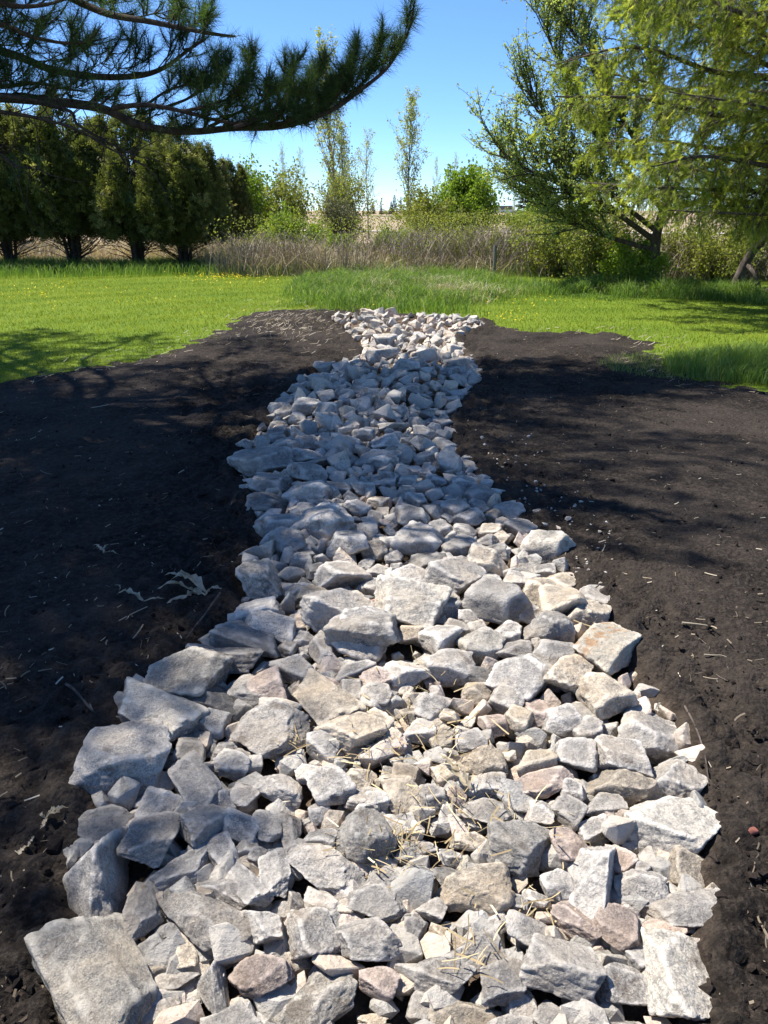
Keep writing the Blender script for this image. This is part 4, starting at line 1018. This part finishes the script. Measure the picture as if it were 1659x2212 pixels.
for (u, vb, vtop, sx, ms, rz, lab) in ((-120, 578, 215, 1.0, 0, 0.4, 'evergreen beyond the left picture edge, only its side foliage showing'),
                               (25, 577, 225, 1.0, 1, 1.4, 'bushy dark evergreen at the left picture edge, low bare stems showing'),
                               (165, 577, 222, 1.0, 0, 2.6, 'second dark evergreen from the left edge, broadest crown of the row'),
                               (300, 578, 250, 0.92, 1, 3.9, 'third dark evergreen of the row, under the pine bough'),
                               (400, 581, 285, 0.86, 0, 5.2, 'rightmost near evergreen of the row, twin dark trunks at its foot')):
    x, y = gpt(u, vb); h = apt(u, vtop, y)[2]
    place_tree('arborvitae_tree', ARB[ms], (x, y, 0), lab, 'evergreen', 'row of dark evergreens', rz, (sx, sx, h / 4.2))
p = apt(492, 350, 30); place_tree('arborvitae_tree', ARB[1], (p[0], 30, -0.1), 'smaller evergreen set back behind the right end of the row', 'evergreen', 'row of dark evergreens', 0.9, (0.62, 0.62, p[2] / 4.2))
p = apt(60, 250, 31); place_tree('arborvitae_tree', ARB[0], (p[0] - 1.0, 31, -0.1), 'evergreen behind the gap between the two leftmost of the row', 'evergreen', 'row of dark evergreens', 1.9, (0.9, 0.9, p[2] / 4.2))

# distant conifers and house
def conifer(h, w, rng, n=900):
    W, L = MB(), MB()
    tube(W, [(0, 0, -0.5), (0, 0, h * 0.5), (0, 0, h)], [h * 0.02, h * 0.012, h * 0.003], 6)
    t = rng.random(n); a = rng.uniform(0, 6.28, n); r = w / 2 * (1 - t) ** 0.9 * (0.4 + 0.6 * rng.random(n)) * (0.8 + 0.2 * np.sin(t * 60)) + 0.05
    P = np.stack((r * np.cos(a), r * np.sin(a), h * (0.06 + 0.92 * t) - 0.25 * r), -1)
    D = np.stack((np.cos(a), np.sin(a), -0.25 + 0 * a), -1)
    instances(L, leaf_v, leaf_t, P, frames(D, rng.uniform(-0.3, 0.3, n)) * (h * 0.12 * (1.1 - 0.7 * t))[:, None, None], rng.random(n))
    return W.mesh('stem', M_BARK_DARK), L.mesh('needles', M_FARTREE, False)
CON = conifer(10, 5, rt)
for (u, vt, sx, lab) in ((852, 424, 0.8, 'tallest dark spruce on the far horizon'), (866, 428, 0.6, 'slim spruce right of the tallest horizon spruce'), (823, 438, 0.6, 'small spruce left of the tallest horizon spruce'),
                     (845, 438, 0.9, 'squat conifer under the tallest horizon spruce'), (805, 440, 1.2, 'broad low conifer at the left of the horizon group'), (1140, 425, 1.2, 'dark conifer behind the green bush beside the right-hand trees')):
    y = 260 if u < 1000 else 70
    p = apt(u, vt, y); h = p[2] + 2
    place_tree('conifer_tree', CON, (p[0], y, -1.5 if y > 100 else -0.1), lab, 'conifer', 'conifers on the horizon', rt.uniform(0, 6), (sx * h / 10, sx * h / 10, h / 10))
LT = bush(6, 9, 18, 900, 0.5, M_OLIVE, rt)
for u, s_, lab in ((832, 0.5, 'round pale tree among the horizon conifers'), (880, 0.5, 'pale budding tree right of the horizon conifers'), (790, 0.4, 'low pale tree at the left end of the horizon trees')):
    p = apt(u, 448, 265); place_tree('round_tree', LT, (p[0], 265, -1.5), lab, 'tree', 'leafy trees on the horizon', rt.uniform(0, 6), s_)
def prism_mesh(name, pts, depth, mat):
    m = MB(); P = np.array(pts, float); n = len(P)
    V = np.concatenate((np.stack((P[:, 0], np.zeros(n), P[:, 1]), -1), np.stack((P[:, 0], np.full(n, depth), P[:, 1]), -1)))
    q = [(k, (k + 1) % n, n + (k + 1) % n, n + k) for k in range(n)]
    t = [(0, k + 1, k) for k in range(1, n - 1)] + [(n, n + k, n + k + 1) for k in range(1, n - 1)]
    m.add(V, t, q); return m.mesh(name, mat, False)
p = apt(1085, 449, 600)
hs = empty('house', (p[0], 600, -4), 'tiny far house with white gable and grey roof on the horizon', 'house')
link('wall', prism_mesh('wall', [(-8, 0), (8, 0), (8, 4.6), (-8, 4.6)], 9, M_WHITE), hs)
g = link('gable', prism_mesh('gable', [(-6.5, 4.6), (-0.5, 4.6), (-3.5, 7.0)], 2, M_WHITE), hs); g.location = (0, -0.6, 0)
link('roof', prism_mesh('roof', [(-8.6, 4.65), (8.6, 4.65), (7.2, 7.4), (-7.2, 7.4)], 9.2, M_ROOF), hs)
# pale track along the near edge of the field, and the green strip across it
def strip_ground(name, u0, v0, u1, v1, width, mat):
    a, b = np.array(gpt(u0, v0)), np.array(gpt(u1, v1)); d = (b - a) / np.linalg.norm(b - a); nr = np.array((-d[1], d[0]))
    a, b = a - d * 25, b + d * 25
    m = MB(); V = [(*(a - nr * width / 2), -0.06), (*(b - nr * width / 2), -0.06), (*(b + nr * width / 2), -0.06), (*(a + nr * width / 2), -0.06)]
    m.add(V, quads=[(0, 1, 2, 3)]); o = link(name, m.mesh(name, mat)); o['kind'] = 'structure'
strip_ground('gravel_road', 800, 497, 960, 498, 2.2, plain('pale_gravel', (0.55, 0.52, 0.47)))
strip_ground('grass_strip', 760, 465, 1110, 470, 9, plain('dull_grass', (0.10, 0.13, 0.04)))

# fence posts
def post(u, vtop, vb, wpx, mat, lab, cat='post'):
    x, y = gpt(u, vb); h = apt(u, vtop, y)[2]; r = wpx / F * y / 2
    m = MB(); zs = np.linspace(-0.2, h, 9); wob = rt.normal(0, r * 0.15, (9, 2))
    tube(m, np.stack((wob[:, 0], wob[:, 1], zs), -1), r * (1 + rt.normal(0, 0.06, 9)), 9)
    a = np.arange(9) * 2 * np.pi / 9
    m.add(np.vstack((np.stack((r * np.cos(a), r * np.sin(a), np.full(9, h)), -1) + (*wob[-1], 0), (*wob[-1], h + r * 0.2))), [(k, (k + 1) % 9, 9) for k in range(9)])
    o = link('fence_post', m.mesh('fence_post', mat)); o.location = (x, y, 0); tag(o, lab, cat)
post(1067, 530, 602, 7, M_POST, 'weathered wooden fence post standing in the brush')
post(504, 512, 572, 5, M_POST, 'short wooden fence post right of the evergreen row')
post(463, 532, 577, 2.5, M_WIRE, 'thin steel fence post beside the rightmost near evergreen')
post(447, 540, 574, 4, M_POST, 'stubby wooden fence post behind the rightmost near evergreen')

# ------------------------------------------------------------------ pine with long needles, its trunk left of the frame
rp = np.random.default_rng(101)
def tuft_proto(nn, L, rng, spread=0.75, width=0.0026):
    V, T = [], []
    for k in range(nn):
        a = rng.uniform(0, 6.28); s_ = abs(rng.normal(0, spread)); s_ = min(s_, 1.9)
        d = np.array((math.sin(s_) * math.cos(a), math.sin(s_) * math.sin(a), math.cos(s_)))
        b = np.array((0, 0, rng.uniform(-0.05, 0.02)))
        sd_ = np.cross(d, rng.normal(0, 1, 3)); sd_ /= np.linalg.norm(sd_)
        ln = L * rng.uniform(0.75, 1.1)
        n0 = len(V); V += [b - sd_ * width / 2, b + sd_ * width / 2, b + d * ln + (0, 0, -0.06 * ln)]; T.append((n0, n0 + 1, n0 + 2))
    return np.array(V), np.array(T)
TUFT = [tuft_proto(26, 0.088, rp, 1.2, 0.0022) for k in range(5)]
TUFT_C = [tuft_proto(11, 0.12, rp, 0.8, 0.0055) for k in range(4)]
def add_tufts(mb, P, D, rng, protos, size=1.0, rnd0=0.35):
    P, D = np.asarray(P), np.asarray(D)
    which = rng.integers(0, len(protos), len(P)); rnd = np.clip(rng.normal(rnd0, 0.2, len(P)), 0, 1)
    sc = size * rng.uniform(0.8, 1.2, len(P))
    for k, (v, t) in enumerate(protos):
        m = which == k
        if m.any(): instances(mb, v, t, P[m], frames(D[m], rng.uniform(0, 6.28, m.sum())) * sc[m][:, None, None], rnd[m])
def pine_bough(c, r0, rng, start, n_side, side_len, protos, fork=5, tuft_gap=0.05, up=0.35, size=1.0, side_sides=4, taper=0.2, flat=1.0):
    """c: axis points. returns wood, needle builders"""
    W, Nn = MB(), MB(); n = len(c)
    tube(W, c, r0 * np.linspace(1, taper, n) ** 1.0, 8)
    P, D = [], []
    cum = np.concatenate(([0], np.cumsum(np.linalg.norm(np.diff(c, axis=0), axis=1)))); L = cum[-1]
    def at(s_):
        i = min(np.searchsorted(cum, s_) - 1, n - 2); i = max(i, 0); f = (s_ - cum[i]) / (cum[i + 1] - cum[i] + 1e-9)
        return c[i] * (1 - f) + c[i + 1] * f, (c[i + 1] - c[i]) / (cum[i + 1] - cum[i] + 1e-9)
    def needle_twig(tw):
        seg = np.linalg.norm(np.diff(tw, axis=0), axis=1).sum(); m = max(int(seg / tuft_gap / 1.15), 2)
        for s_ in np.linspace(0.5, 1.0, m):
            k = min(int(s_ * (len(tw) - 1)), len(tw) - 2); f = s_ * (len(tw) - 1) - k
            P.append(tw[k] * (1 - f) + tw[k + 1] * f); D.append((tw[k + 1] - tw[k]) / (np.linalg.norm(tw[k + 1] - tw[k]) + 1e-9) + (0, 0, 0.25))
    for q in range(n_side):
        s_ = L * (start + (0.985 - start) * (q + rng.random()) / n_side); p, d = at(s_)
        side = np.cross(d, (0, 0, 1)); side /= np.linalg.norm(side) + 1e-9
        sg = 1 if q % 2 else -1
        dd = d * 0.75 + side * sg * flat * rng.uniform(0.25, 1.0) + np.array((0, 0, up * rng.uniform(0.2, 1.6)))
        ln = side_len * (1.15 - 0.75 * (s_ / L)) * rng.uniform(0.6, 1.15)
        sb = walk(p, dd, ln, 7, 0.10, rng, (0, 0, 0.35))
        rr_ = max(r0 * (1 - 0.8 * s_ / L) * 0.35, 0.004)
        tube(W, sb, rr_ * np.linspace(1, 0.35, 8), side_sides)
        needle_twig(sb[4:])
        for f_ in range(fork):
            i0 = rng.integers(2, 7)
            dd2 = (sb[i0] - sb[i0 - 1]); dd2 = dd2 / np.linalg.norm(dd2) + rng.normal(0, 0.7, 3) + (0, 0, 0.12)
            tw = walk(sb[i0], dd2, ln * rng.uniform(0.25, 0.5), 5, 0.12, rng, (0, 0, 0.4))
            tube(W, tw, 0.0045 * np.linspace(1, 0.6, 6), 3); needle_twig(tw)
    needle_twig(c[-max(n // 8, 3):])
    add_tufts(Nn, np.array(P), np.array(D), rng, protos, size)
    return W, Nn
TRUNK = np.array((-5.5, 8.0, 0.0))
pine = empty('pine_tree', tuple(TRUNK), 'long-needled pine whose dark boughs hang into the upper left', 'pine tree')
m = MB(); zs = np.linspace(-0.2, 13, 24)
tube(m, np.stack((0.12 * np.sin(zs * 0.4), 0.1 * np.cos(zs * 0.3) - 0.1, zs), -1), np.interp(zs, [-0.2, 0.4, 3, 13], [0.34, 0.25, 0.21, 0.03]) , 14)
link('trunk', m.mesh('pine_trunk', M_BARK_PINE), pine)
def add_bough(W, Nn, off=None):
    b = link('bough', W.mesh('bough_wood', M_BARK_PINE), pine); n_ = link('needles', Nn.mesh('bough_needles', M_PINE, False), b)
    b.location = -TRUNK
    return b
def pix_bough(pts, y, k=0.562):
    ylist = y if hasattr(y, '__len__') else [y] * len(pts)
    P = [apt(a * k, b * k, yy_) for (a, b), yy_ in zip(pts, ylist)]
    return P
# boughs seen in the photograph (pixel axis, distance), each running back to the trunk
def root(z): return [TRUNK + np.array((0.1, 0, z))]
main = root(2.3) + pix_bough([(-250, 372), (0, 375), (250, 395), (400, 420), (520, 475), (640, 500), (760, 505), (900, 492), (1050, 490), (1180, 462), (1290, 415), (1380, 350), (1480, 270), (1540, 180), (1580, 90), (1592, 10)],
                             [5.3, 5.2, 5.1, 5.05, 5.0, 5.0, 5.0, 4.95, 4.95, 4.9, 4.9, 4.85, 4.8, 4.8, 4.75, 4.75])
add_bough(*pine_bough(curve_pts(main, 60), 0.031, rp, 0.54, 46, 0.44, TUFT, 6, 0.04, 0.45, flat=0.9, taper=0.12))
for pts, yy_, r_, ns, sl in (([(430, 416), (560, 403), (700, 428), (830, 462), (950, 478), (1100, 468), (1200, 430), (1260, 375)], 4.85, 0.014, 26, 0.42),
                         ([(800, 490), (900, 440), (1000, 395), (1080, 330), (1130, 255)], 5.1, 0.011, 16, 0.36), ([(900, 490), (1020, 450), (1130, 400), (1200, 330), (1240, 265)], 4.8, 0.011, 16, 0.36),
                         ([(620, 418), (720, 380), (800, 330), (860, 270)], 5.15, 0.010, 14, 0.36), ([(1180, 462), (1280, 390), (1340, 300), (1365, 215)], 4.95, 0.010, 14, 0.32),
                         ([(700, 430), (820, 400), (930, 350), (960, 260)], 4.75, 0.010, 14, 0.36), ([(1000, 490), (1130, 470), (1240, 420), (1310, 340)], 5.1, 0.010, 12, 0.34),
                         ([(1290, 415), (1400, 310), (1450, 230), (1460, 150)], 4.9, 0.009, 10, 0.28), ([(560, 404), (640, 350), (700, 330), (760, 320)], 5.2, 0.009, 10, 0.3)):
    add_bough(*pine_bough(curve_pts(pix_bough(pts, yy_), 24), r_, rp, 0.3, int(ns * 0.85), sl * 0.8, TUFT, 5, 0.042, 0.22, flat=1.0))
b2 = root(2.6) + pix_bough([(-200, 180), (30, 205), (200, 268), (380, 295), (540, 290), (640, 255), (720, 195), (790, 150)], [6.1, 6.0, 5.9, 5.8, 5.75, 5.7, 5.7, 5.7])
add_bough(*pine_bough(curve_pts(b2, 40), 0.034, rp, 0.42, 48, 0.75, TUFT, 7, 0.042, 0.7))
b3 = root(3.0) + pix_bough([(-150, -160), (120, -90), (290, 0), (420, 55), (560, 80), (700, 108), (830, 132), (905, 140)], [4.9, 4.7, 4.5, 4.4, 4.3, 4.25, 4.2, 4.2])
add_bough(*pine_bough(curve_pts(b3, 40), 0.026, rp, 0.5, 36, 0.5, TUFT, 6, 0.042, 0.45))
b4 = root(2.8) + pix_bough([(-250, 60), (0, 95), (120, 140), (240, 165), (330, 165)], [5.2, 5.0, 4.9, 4.85, 4.8])
add_bough(*pine_bough(curve_pts(b4, 30), 0.022, rp, 0.45, 30, 0.6, TUFT, 6, 0.045, 0.5))
b5 = root(2.5) + pix_bough([(-200, 300), (0, 330), (140, 320), (270, 345), (340, 350)], [5.6, 5.5, 5.4, 5.4, 5.35])
add_bough(*pine_bough(curve_pts(b5, 30), 0.020, rp, 0.45, 28, 0.55, TUFT, 6, 0.045, 0.4))
b6 = root(2.9) + pix_bough([(-200, -60), (0, 10), (100, 25), (210, 10), (300, -30)], [4.6, 4.4, 4.4, 4.35, 4.3])
add_bough(*pine_bough(curve_pts(b6, 30), 0.020, rp, 0.45, 28, 0.5, TUFT, 6, 0.045, 0.5))
# bare drooping dead branches below the main bough
for pts, yy_ in (([(-200, 400), (0, 430), (150, 455), (300, 500), (420, 570), (560, 640)], 4.7), ([(-200, 380), (230, 415), (300, 480), (430, 555), (520, 600)], 4.9), ([(-150, 500), (0, 590), (60, 640), (150, 640)], 4.6)):
    c = curve_pts(root(2.2) + pix_bough(pts, yy_), 30); W = MB(); Nn = MB()
    tube(W, c, np.linspace(0.016, 0.003, 30), 5); P, D = [], []
    for k in range(16):
        i0 = rp.integers(10, 30); d = rp.normal(0, 0.6, 3); d[0] += 0.5
        tw = walk(c[i0], d, rp.uniform(0.15, 0.45), 5, 0.25, rp, (0, 0, 0.2)); tube(W, tw, np.linspace(0.004, 0.002, 6), 3)
        if k < 5: P.append(tw[-1]); D.append(tw[-1] - tw[-2])
    add_tufts(Nn, np.array(P), np.array(D), rp, TUFT)
    add_bough(W, Nn)
# unseen upper crown: boughs on shared meshes, chosen and aimed to shape ground shade
BT = []
for k in range(3):
    c = curve_pts(np.array([(0, 0, 0), (1.2, rp.normal(0, 0.1), 0.1), (2.6, rp.normal(0, 0.2), -0.05), (3.8, rp.normal(0, 0.25), 0.1), (4.8, rp.normal(0, 0.3), 0.55)]), 30)
    W, Nn = pine_bough(c, 0.05, rp, 0.22, 34, 1.15, TUFT_C, 7, 0.09, 0.25, 1.25, 3)
    BT.append((W.mesh('shade_bough_wood', M_BARK_PINE), Nn.mesh('shade_bough_needles', M_PINE, False)))
def shade_bough(az, z, scale, tilt, k):
    W, Nn = BT[k % 3]
    b = link('bough', W, pine); n_ = link('needles', Nn, b)  # out-of-view bough, placed for the shade it casts
    b.location = (0, 0, z); b.rotation_euler = (rp.uniform(-0.2, 0.2), tilt, az); b.scale = (scale, scale, scale)
SHIFT = np.array((-TO_SUN.x, -TO_SUN.y)) / TO_SUN.z
def keep_sunny(x, y):
    """ground to keep sunlit: weight against unseen crown boughs that would shade it"""
    if y < 3.0 and x > -0.75 - 0.45 * (y < 2.0): return 1
    if 3.0 <= y < 4.2 and -0.75 < x < 0.9: return 0.3
    if y < 1.25 and x > -1.4: return 1
    if x > 0.9 and 3.0 <= y < 6.4: return 0.35
    if y > 9.9 and x > -2.0: return 1
    if 4.2 <= y < 8.0 and abs(x) < 1.1: return 0.19
    if 6.4 <= y < 7.4 and x > 1.1: return 0.19
    if y > 11.8: return 1
    return 0
k = 0
for z in np.arange(3.7, 13.0, 0.58):
    azs = [q * 6.283 / 8 + rp.uniform(-0.35, 0.35) + z * 1.3 for q in range(8)] + [rp.uniform(-0.35, 0.75) for q in range(4 if z < 10 else 1)] + [rp.uniform(-1.5, -0.8) for q in range(1)]
    for az in azs:
        sc = np.interp(z, [3.6, 6.5, 13], [1.2, 1.3, 0.35]) * rp.uniform(0.8, 1.1)
        bad = 0
        for f in np.linspace(0.25, 1.05, 9):
            px_, py_ = TRUNK[0] + math.cos(az) * 4.8 * sc * f, TRUNK[1] + math.sin(az) * 4.8 * sc * f
            g = np.array((px_, py_)) + SHIFT * (z + 0.4 * f)
            bad += keep_sunny(*g)
            if z + 0.2 < 1.75 + 0.225 * py_ and abs(px_) < 0.53 * py_ + 0.3: bad += 3      # stays above the view
        if bad > 0.95: continue  # leave out boughs whose shadow falls on ground kept sunlit
        shade_bough(az, z, sc, rp.uniform(-0.28, -0.05), k); k += 1
for gx, gy, z in ((-0.85, 1.9, 5.2), (-0.6, 2.6, 6.2), (-1.2, 1.5, 4.6), (-0.45, 3.3, 7.0), (-0.9, 2.3, 7.4), (1.7, 4.5, 7.0), (2.4, 5.4, 7.6), (2.9, 4.7, 8.2), (1.5, 3.7, 6.4), (2.2, 3.6, 8.8), (-1.0, 2.9, 6.6), (-0.75, 1.6, 5.8), (-0.35, 2.3, 8.0), (-0.95, 2.1, 8.6), (-1.3, 2.5, 5.6), (0.1, 3.5, 7.8), (1.2, 4.1, 9.0)):  # added unseen boughs, each tip aimed to shade the given ground point
    tip = np.array((gx, gy)) - SHIFT * z - TRUNK[:2]
    shade_bough(math.atan2(tip[1], tip[0]), z - 0.5, np.linalg.norm(tip) / 4.8, -0.08, k); k += 1
print('crown boughs', k)

# ------------------------------------------------------------------ trees on the right
# open willow-like tree behind
rw = np.random.default_rng(55)
def limb_tree(base, trunk, limbs, r0, leaf, mat, bark, rng, n_side, n_tw, leaf_n):
    W, L = MB(), MB(); LP = []
    c0 = curve_pts(np.array(trunk) - base, 14); tube(W, c0, r0 * np.linspace(1, 0.6, 14) * (1 + 0.5 * np.exp(-np.linspace(0, 1, 14) * 14)), 10)
    for pts in limbs:
        c = curve_pts(np.array(pts) - base, 22); tube(W, c, r0 * np.linspace(0.5, 0.07, 22), 6)
        for q in range(n_side):
            i0 = rng.integers(5, 22); d = c[min(i0, 21)] - c[i0 - 1]; d = d / np.linalg.norm(d) + rng.normal(0, 0.55, 3) + (0, 0, 0.35)
            sb = walk(c[min(i0, 21)], d, rng.uniform(0.5, 1.3), 7, 0.12, rng, (0, 0, 0.3)); tube(W, sb, np.linspace(0.02, 0.006, 8), 4)
            for w in range(n_tw):
                i1 = rng.integers(2, 8); d2 = sb[i1] - sb[i1 - 1]; d2 = d2 / np.linalg.norm(d2) + rng.normal(0, 0.5, 3) + (0, 0, 0.2)
                tw = walk(sb[i1], d2, rng.uniform(0.25, 0.6), 4, 0.15, rng, (0, 0, 0.2)); tube(W, tw, np.linspace(0.007, 0.003, 5), 3)
                s_ = rng.random(leaf_n) * 4; k1 = np.minimum(s_.astype(int), 3); f = (s_ - k1)[:, None]
                LP.append(tw[k1] * (1 - f) + tw[k1 + 1] * f + rng.normal(0, 0.025, (leaf_n, 3)))
    LP = np.concatenate(LP); leaves(L, LP, leaf * rng.uniform(0.7, 1.4, len(LP)), rng, np.clip(rng.normal(0.5, 0.25, len(LP)), 0, 1), 0.2)
    return W.mesh('wood', bark), L.mesh('leaves', mat, False)
bx, by = gpt(1408, 622)
base = np.array((bx, by, 0.0))
lim = lambda L: [apt(u, v, y) for u, v, y in L]
wt_trunk = [base + (0, 0, -0.2)] + lim([(1412, 570, by), (1420, 500, by), (1440, 430, by + 0.1)])
wt_limbs = [lim(L) for L in ([(1420, 500, by), (1330, 430, by + 0.3), (1230, 350, by + 0.5), (1150, 210, by + 0.6)],
    [(1415, 520, by), (1300, 440, by - 0.2), (1190, 390, by), (1080, 335, by + 0.2)],
    [(1440, 430, by), (1370, 300, by + 0.6), (1290, 170, by + 1.0), (1215, 20, by + 1.2)],
    [(1430, 450, by), (1330, 340, by + 0.8), (1250, 240, by + 1.2), (1180, 70, by + 1.3)],
    [(1440, 430, by), (1440, 300, by + 0.6), (1400, 120, by + 1.2), (1360, -90, by + 1.3)],
    [(1412, 540, by), (1310, 510, by + 0.3), (1220, 470, by + 0.4), (1150, 400, by + 0.6)],
    [(1440, 430, by), (1520, 300, by + 0.8), (1560, 150, by + 1.2), (1580, -60, by + 1.6)],
    [(1430, 460, by), (1540, 420, by + 0.4), (1640, 350, by + 0.6), (1740, 220, by + 0.9)])]
ms = limb_tree(base, wt_trunk, wt_limbs, 0.13, 0.052, M_WILLOW, M_BARK_DARK, rw, 46, 10, 19)
place_tree('willow_tree', ms, tuple(base), 'open spreading tree with small pale leaves and a broad dark trunk, right side', 'tree')
# leaning trunk at the right edge
lx, ly = gpt(1578, 636); base = np.array((lx, ly, 0.0))
ms = limb_tree(base, [base + (0, 0, -0.2)] + lim([(1600, 590, ly), (1625, 545, ly), (1670, 500, ly)]),
               [lim(L) for L in ([(1640, 530, ly), (1680, 480, ly), (1740, 400, ly + 0.2), (1800, 250, ly + 0.3)], [(1612, 570, ly), (1628, 590, ly - 0.3), (1640, 615, ly - 0.4), (1650, 632, ly - 0.4)], [(1650, 520, ly), (1640, 470, ly + 0.3), (1655, 400, ly + 0.5), (1700, 300, ly + 0.6)])],
               0.11, 0.05, M_OLIVE, M_BARK_DARK, rw, 8, 4, 5)
place_tree('leaning_tree', ms, tuple(base), 'slanting dark trunk leaning out of the right picture edge', 'tree')

# fir with drooping sprays, trunk right of the frame
rf = np.random.default_rng(202)
def sprig_proto(rng):
    V, T = [], []
    for k in range(16):
        z = 0.012 + 0.13 * k / 16; sg = 1 if k % 2 else -1
        ln = 0.034 * rng.uniform(0.7, 1.2); b = np.array((0, 0, z)); d = np.array((sg * 0.85, rng.normal(0, 0.25), 0.55)); d /= np.linalg.norm(d)
        n0 = len(V); V += [b + (0, 0, -0.005), b + (0, 0, 0.007), b + d * ln]; T.append((n0, n0 + 1, n0 + 2))
    n0 = len(V); V += [np.array((-0.002, 0, 0)), np.array((0.002, 0, 0)), np.array((0, 0, 0.15))]; T.append((n0, n0 + 1, n0 + 2))
    return np.array(V), np.array(T)
SPRIG = [sprig_proto(rf) for k in range(4)]
def fir_bough(c, r0, rng, n_side, dens=1.0):
    W, Nn = MB(), MB(); n = len(c)
    tube(W, c, r0 * np.linspace(1, 0.15, n), 7); P, D = [], []
    for q in range(n_side):
        t = 0.12 + 0.87 * (q + rng.random()) / n_side; i0 = min(int(t * (n - 1)), n - 2)
        d = c[i0 + 1] - c[i0]; d /= np.linalg.norm(d); sd_ = np.cross(d, (0, 0, 1)); sd_ /= np.linalg.norm(sd_)
        sg = 1 if q % 2 else -1
        ln = rng.uniform(0.6, 1.15) * (1.15 - 0.75 * t)
        sb = walk(c[i0], d * 0.8 + sd_ * sg * rng.uniform(0.4, 1.1) + (0, 0, rng.uniform(-0.2, 0.25)), ln, 7, 0.12, rng, (0, 0, -0.7))
        tube(W, sb, max(r0 * 0.25 * (1 - 0.6 * t), 0.006) * np.linspace(1, 0.3, 8), 3)
        bare = rng.random() < 0.5
        for w in range(int(10 * dens)):
            i1 = rng.integers(1, 8); d2 = sb[i1] - sb[i1 - 1]; d2 = d2 / np.linalg.norm(d2) + rng.normal(0, 0.55, 3) + (0, 0, -0.35)
            tw = walk(sb[i1], d2, rng.uniform(0.15, 0.42), 3, 0.2, rng, (0, 0, -0.5))
            tube(W, tw, np.linspace(0.005, 0.003, 4), 3)
            if bare and w % 3: continue
            for s_ in np.arange(0.1, 1.0, 0.27):
                k1 = min(int(s_ * 3), 2); f = s_ * 3 - k1
                P.append(tw[k1] * (1 - f) + tw[k1 + 1] * f); D.append((tw[k1 + 1] - tw[k1]) / 0.1 + rng.normal(0, 0.5, 3))
    P, D = np.array(P), np.array(D)
    which = rng.integers(0, 4, len(P)); rnd = np.clip(0.42 + 0.55 * fnoise(P[:, 0] + P[:, 2], P[:, 1] - P[:, 2], 2.2, 3, 4) + rng.normal(0, 0.2, len(P)), 0, 1); sc = rng.uniform(0.9, 1.4, len(P))
    for k, (v, t_) in enumerate(SPRIG):
        m_ = which == k; instances(Nn, v, t_, P[m_], frames(D[m_], rng.uniform(0, 6.28, m_.sum())) * sc[m_][:, None, None], rnd[m_])
    return W, Nn
FT = np.array((8.3, 13.6, 0.0))
fir = empty('fir_tree', tuple(FT), 'large yellow-green fir with drooping boughs filling the upper right', 'fir tree')
m = MB(); zs = np.linspace(-0.2, 12, 20); tube(m, np.stack((0.05 * np.sin(zs), 0 * zs, zs), -1), np.interp(zs, [-0.2, 0.5, 12], [0.36, 0.26, 0.02]), 12)
link('trunk', m.mesh('fir_trunk', M_BARK_DARK), fir)
FB = []
for k in range(5):
    c = curve_pts(np.array([(0, 0, 0), (1.3, rf.normal(0, 0.12), 0.25), (2.6, rf.normal(0, 0.2), 0.55), (3.8, rf.normal(0, 0.3), 0.95), (5.0, rf.normal(0, 0.35), 1.15)]), 26)
    W, Nn = fir_bough(c, 0.065, rf, 34)
    FB.append((W.mesh('fir_bough_wood', M_BARK_DARK), Nn.mesh('fir_bough_needles', M_FIR, False)))
k = 0
def fir_b(az, z, sc, tilt):
    global k
    W, Nn = FB[k % 5]; k += 1
    b = link('bough', W, fir); link('needles', Nn, b); b.location = (0, 0, z); b.rotation_euler = (rf.uniform(-0.25, 0.25), tilt, az); b.scale = (sc, sc, sc)
for z in np.arange(1.3, 11.5, 0.5):
    nb = 5 if z < 7 else 3
    for q in range(nb):
        az = q * 6.283 / nb + rf.uniform(-0.3, 0.3) + z * 2.1
        sc = np.interp(z, [1.3, 2.5, 5, 11.5], [0.75, 1.0, 1.05, 0.25]) * rf.uniform(0.85, 1.1)
        fir_b(az, z, sc, rf.uniform(-0.1, 0.15))

for az, z, sc, tl in ((3.0, 1.9, 0.95, 0.22), (3.5, 2.3, 1.0, 0.25), (2.6, 1.7, 0.85, 0.2), (3.9, 1.8, 0.8, 0.2), (3.25, 2.9, 1.12, 0.18), (2.9, 3.4, 1.1, 0.1), (3.6, 3.6, 1.1, 0.12), (3.1, 1.4, 0.6, 0.15), (3.3, 4.3, 1.1, 0.05), (2.7, 2.6, 1.0, 0.2), (3.45, 1.6, 0.8, 0.25), (4.2, 2.2, 0.8, 0.25)):
    fir_b(az, z, sc, tl)
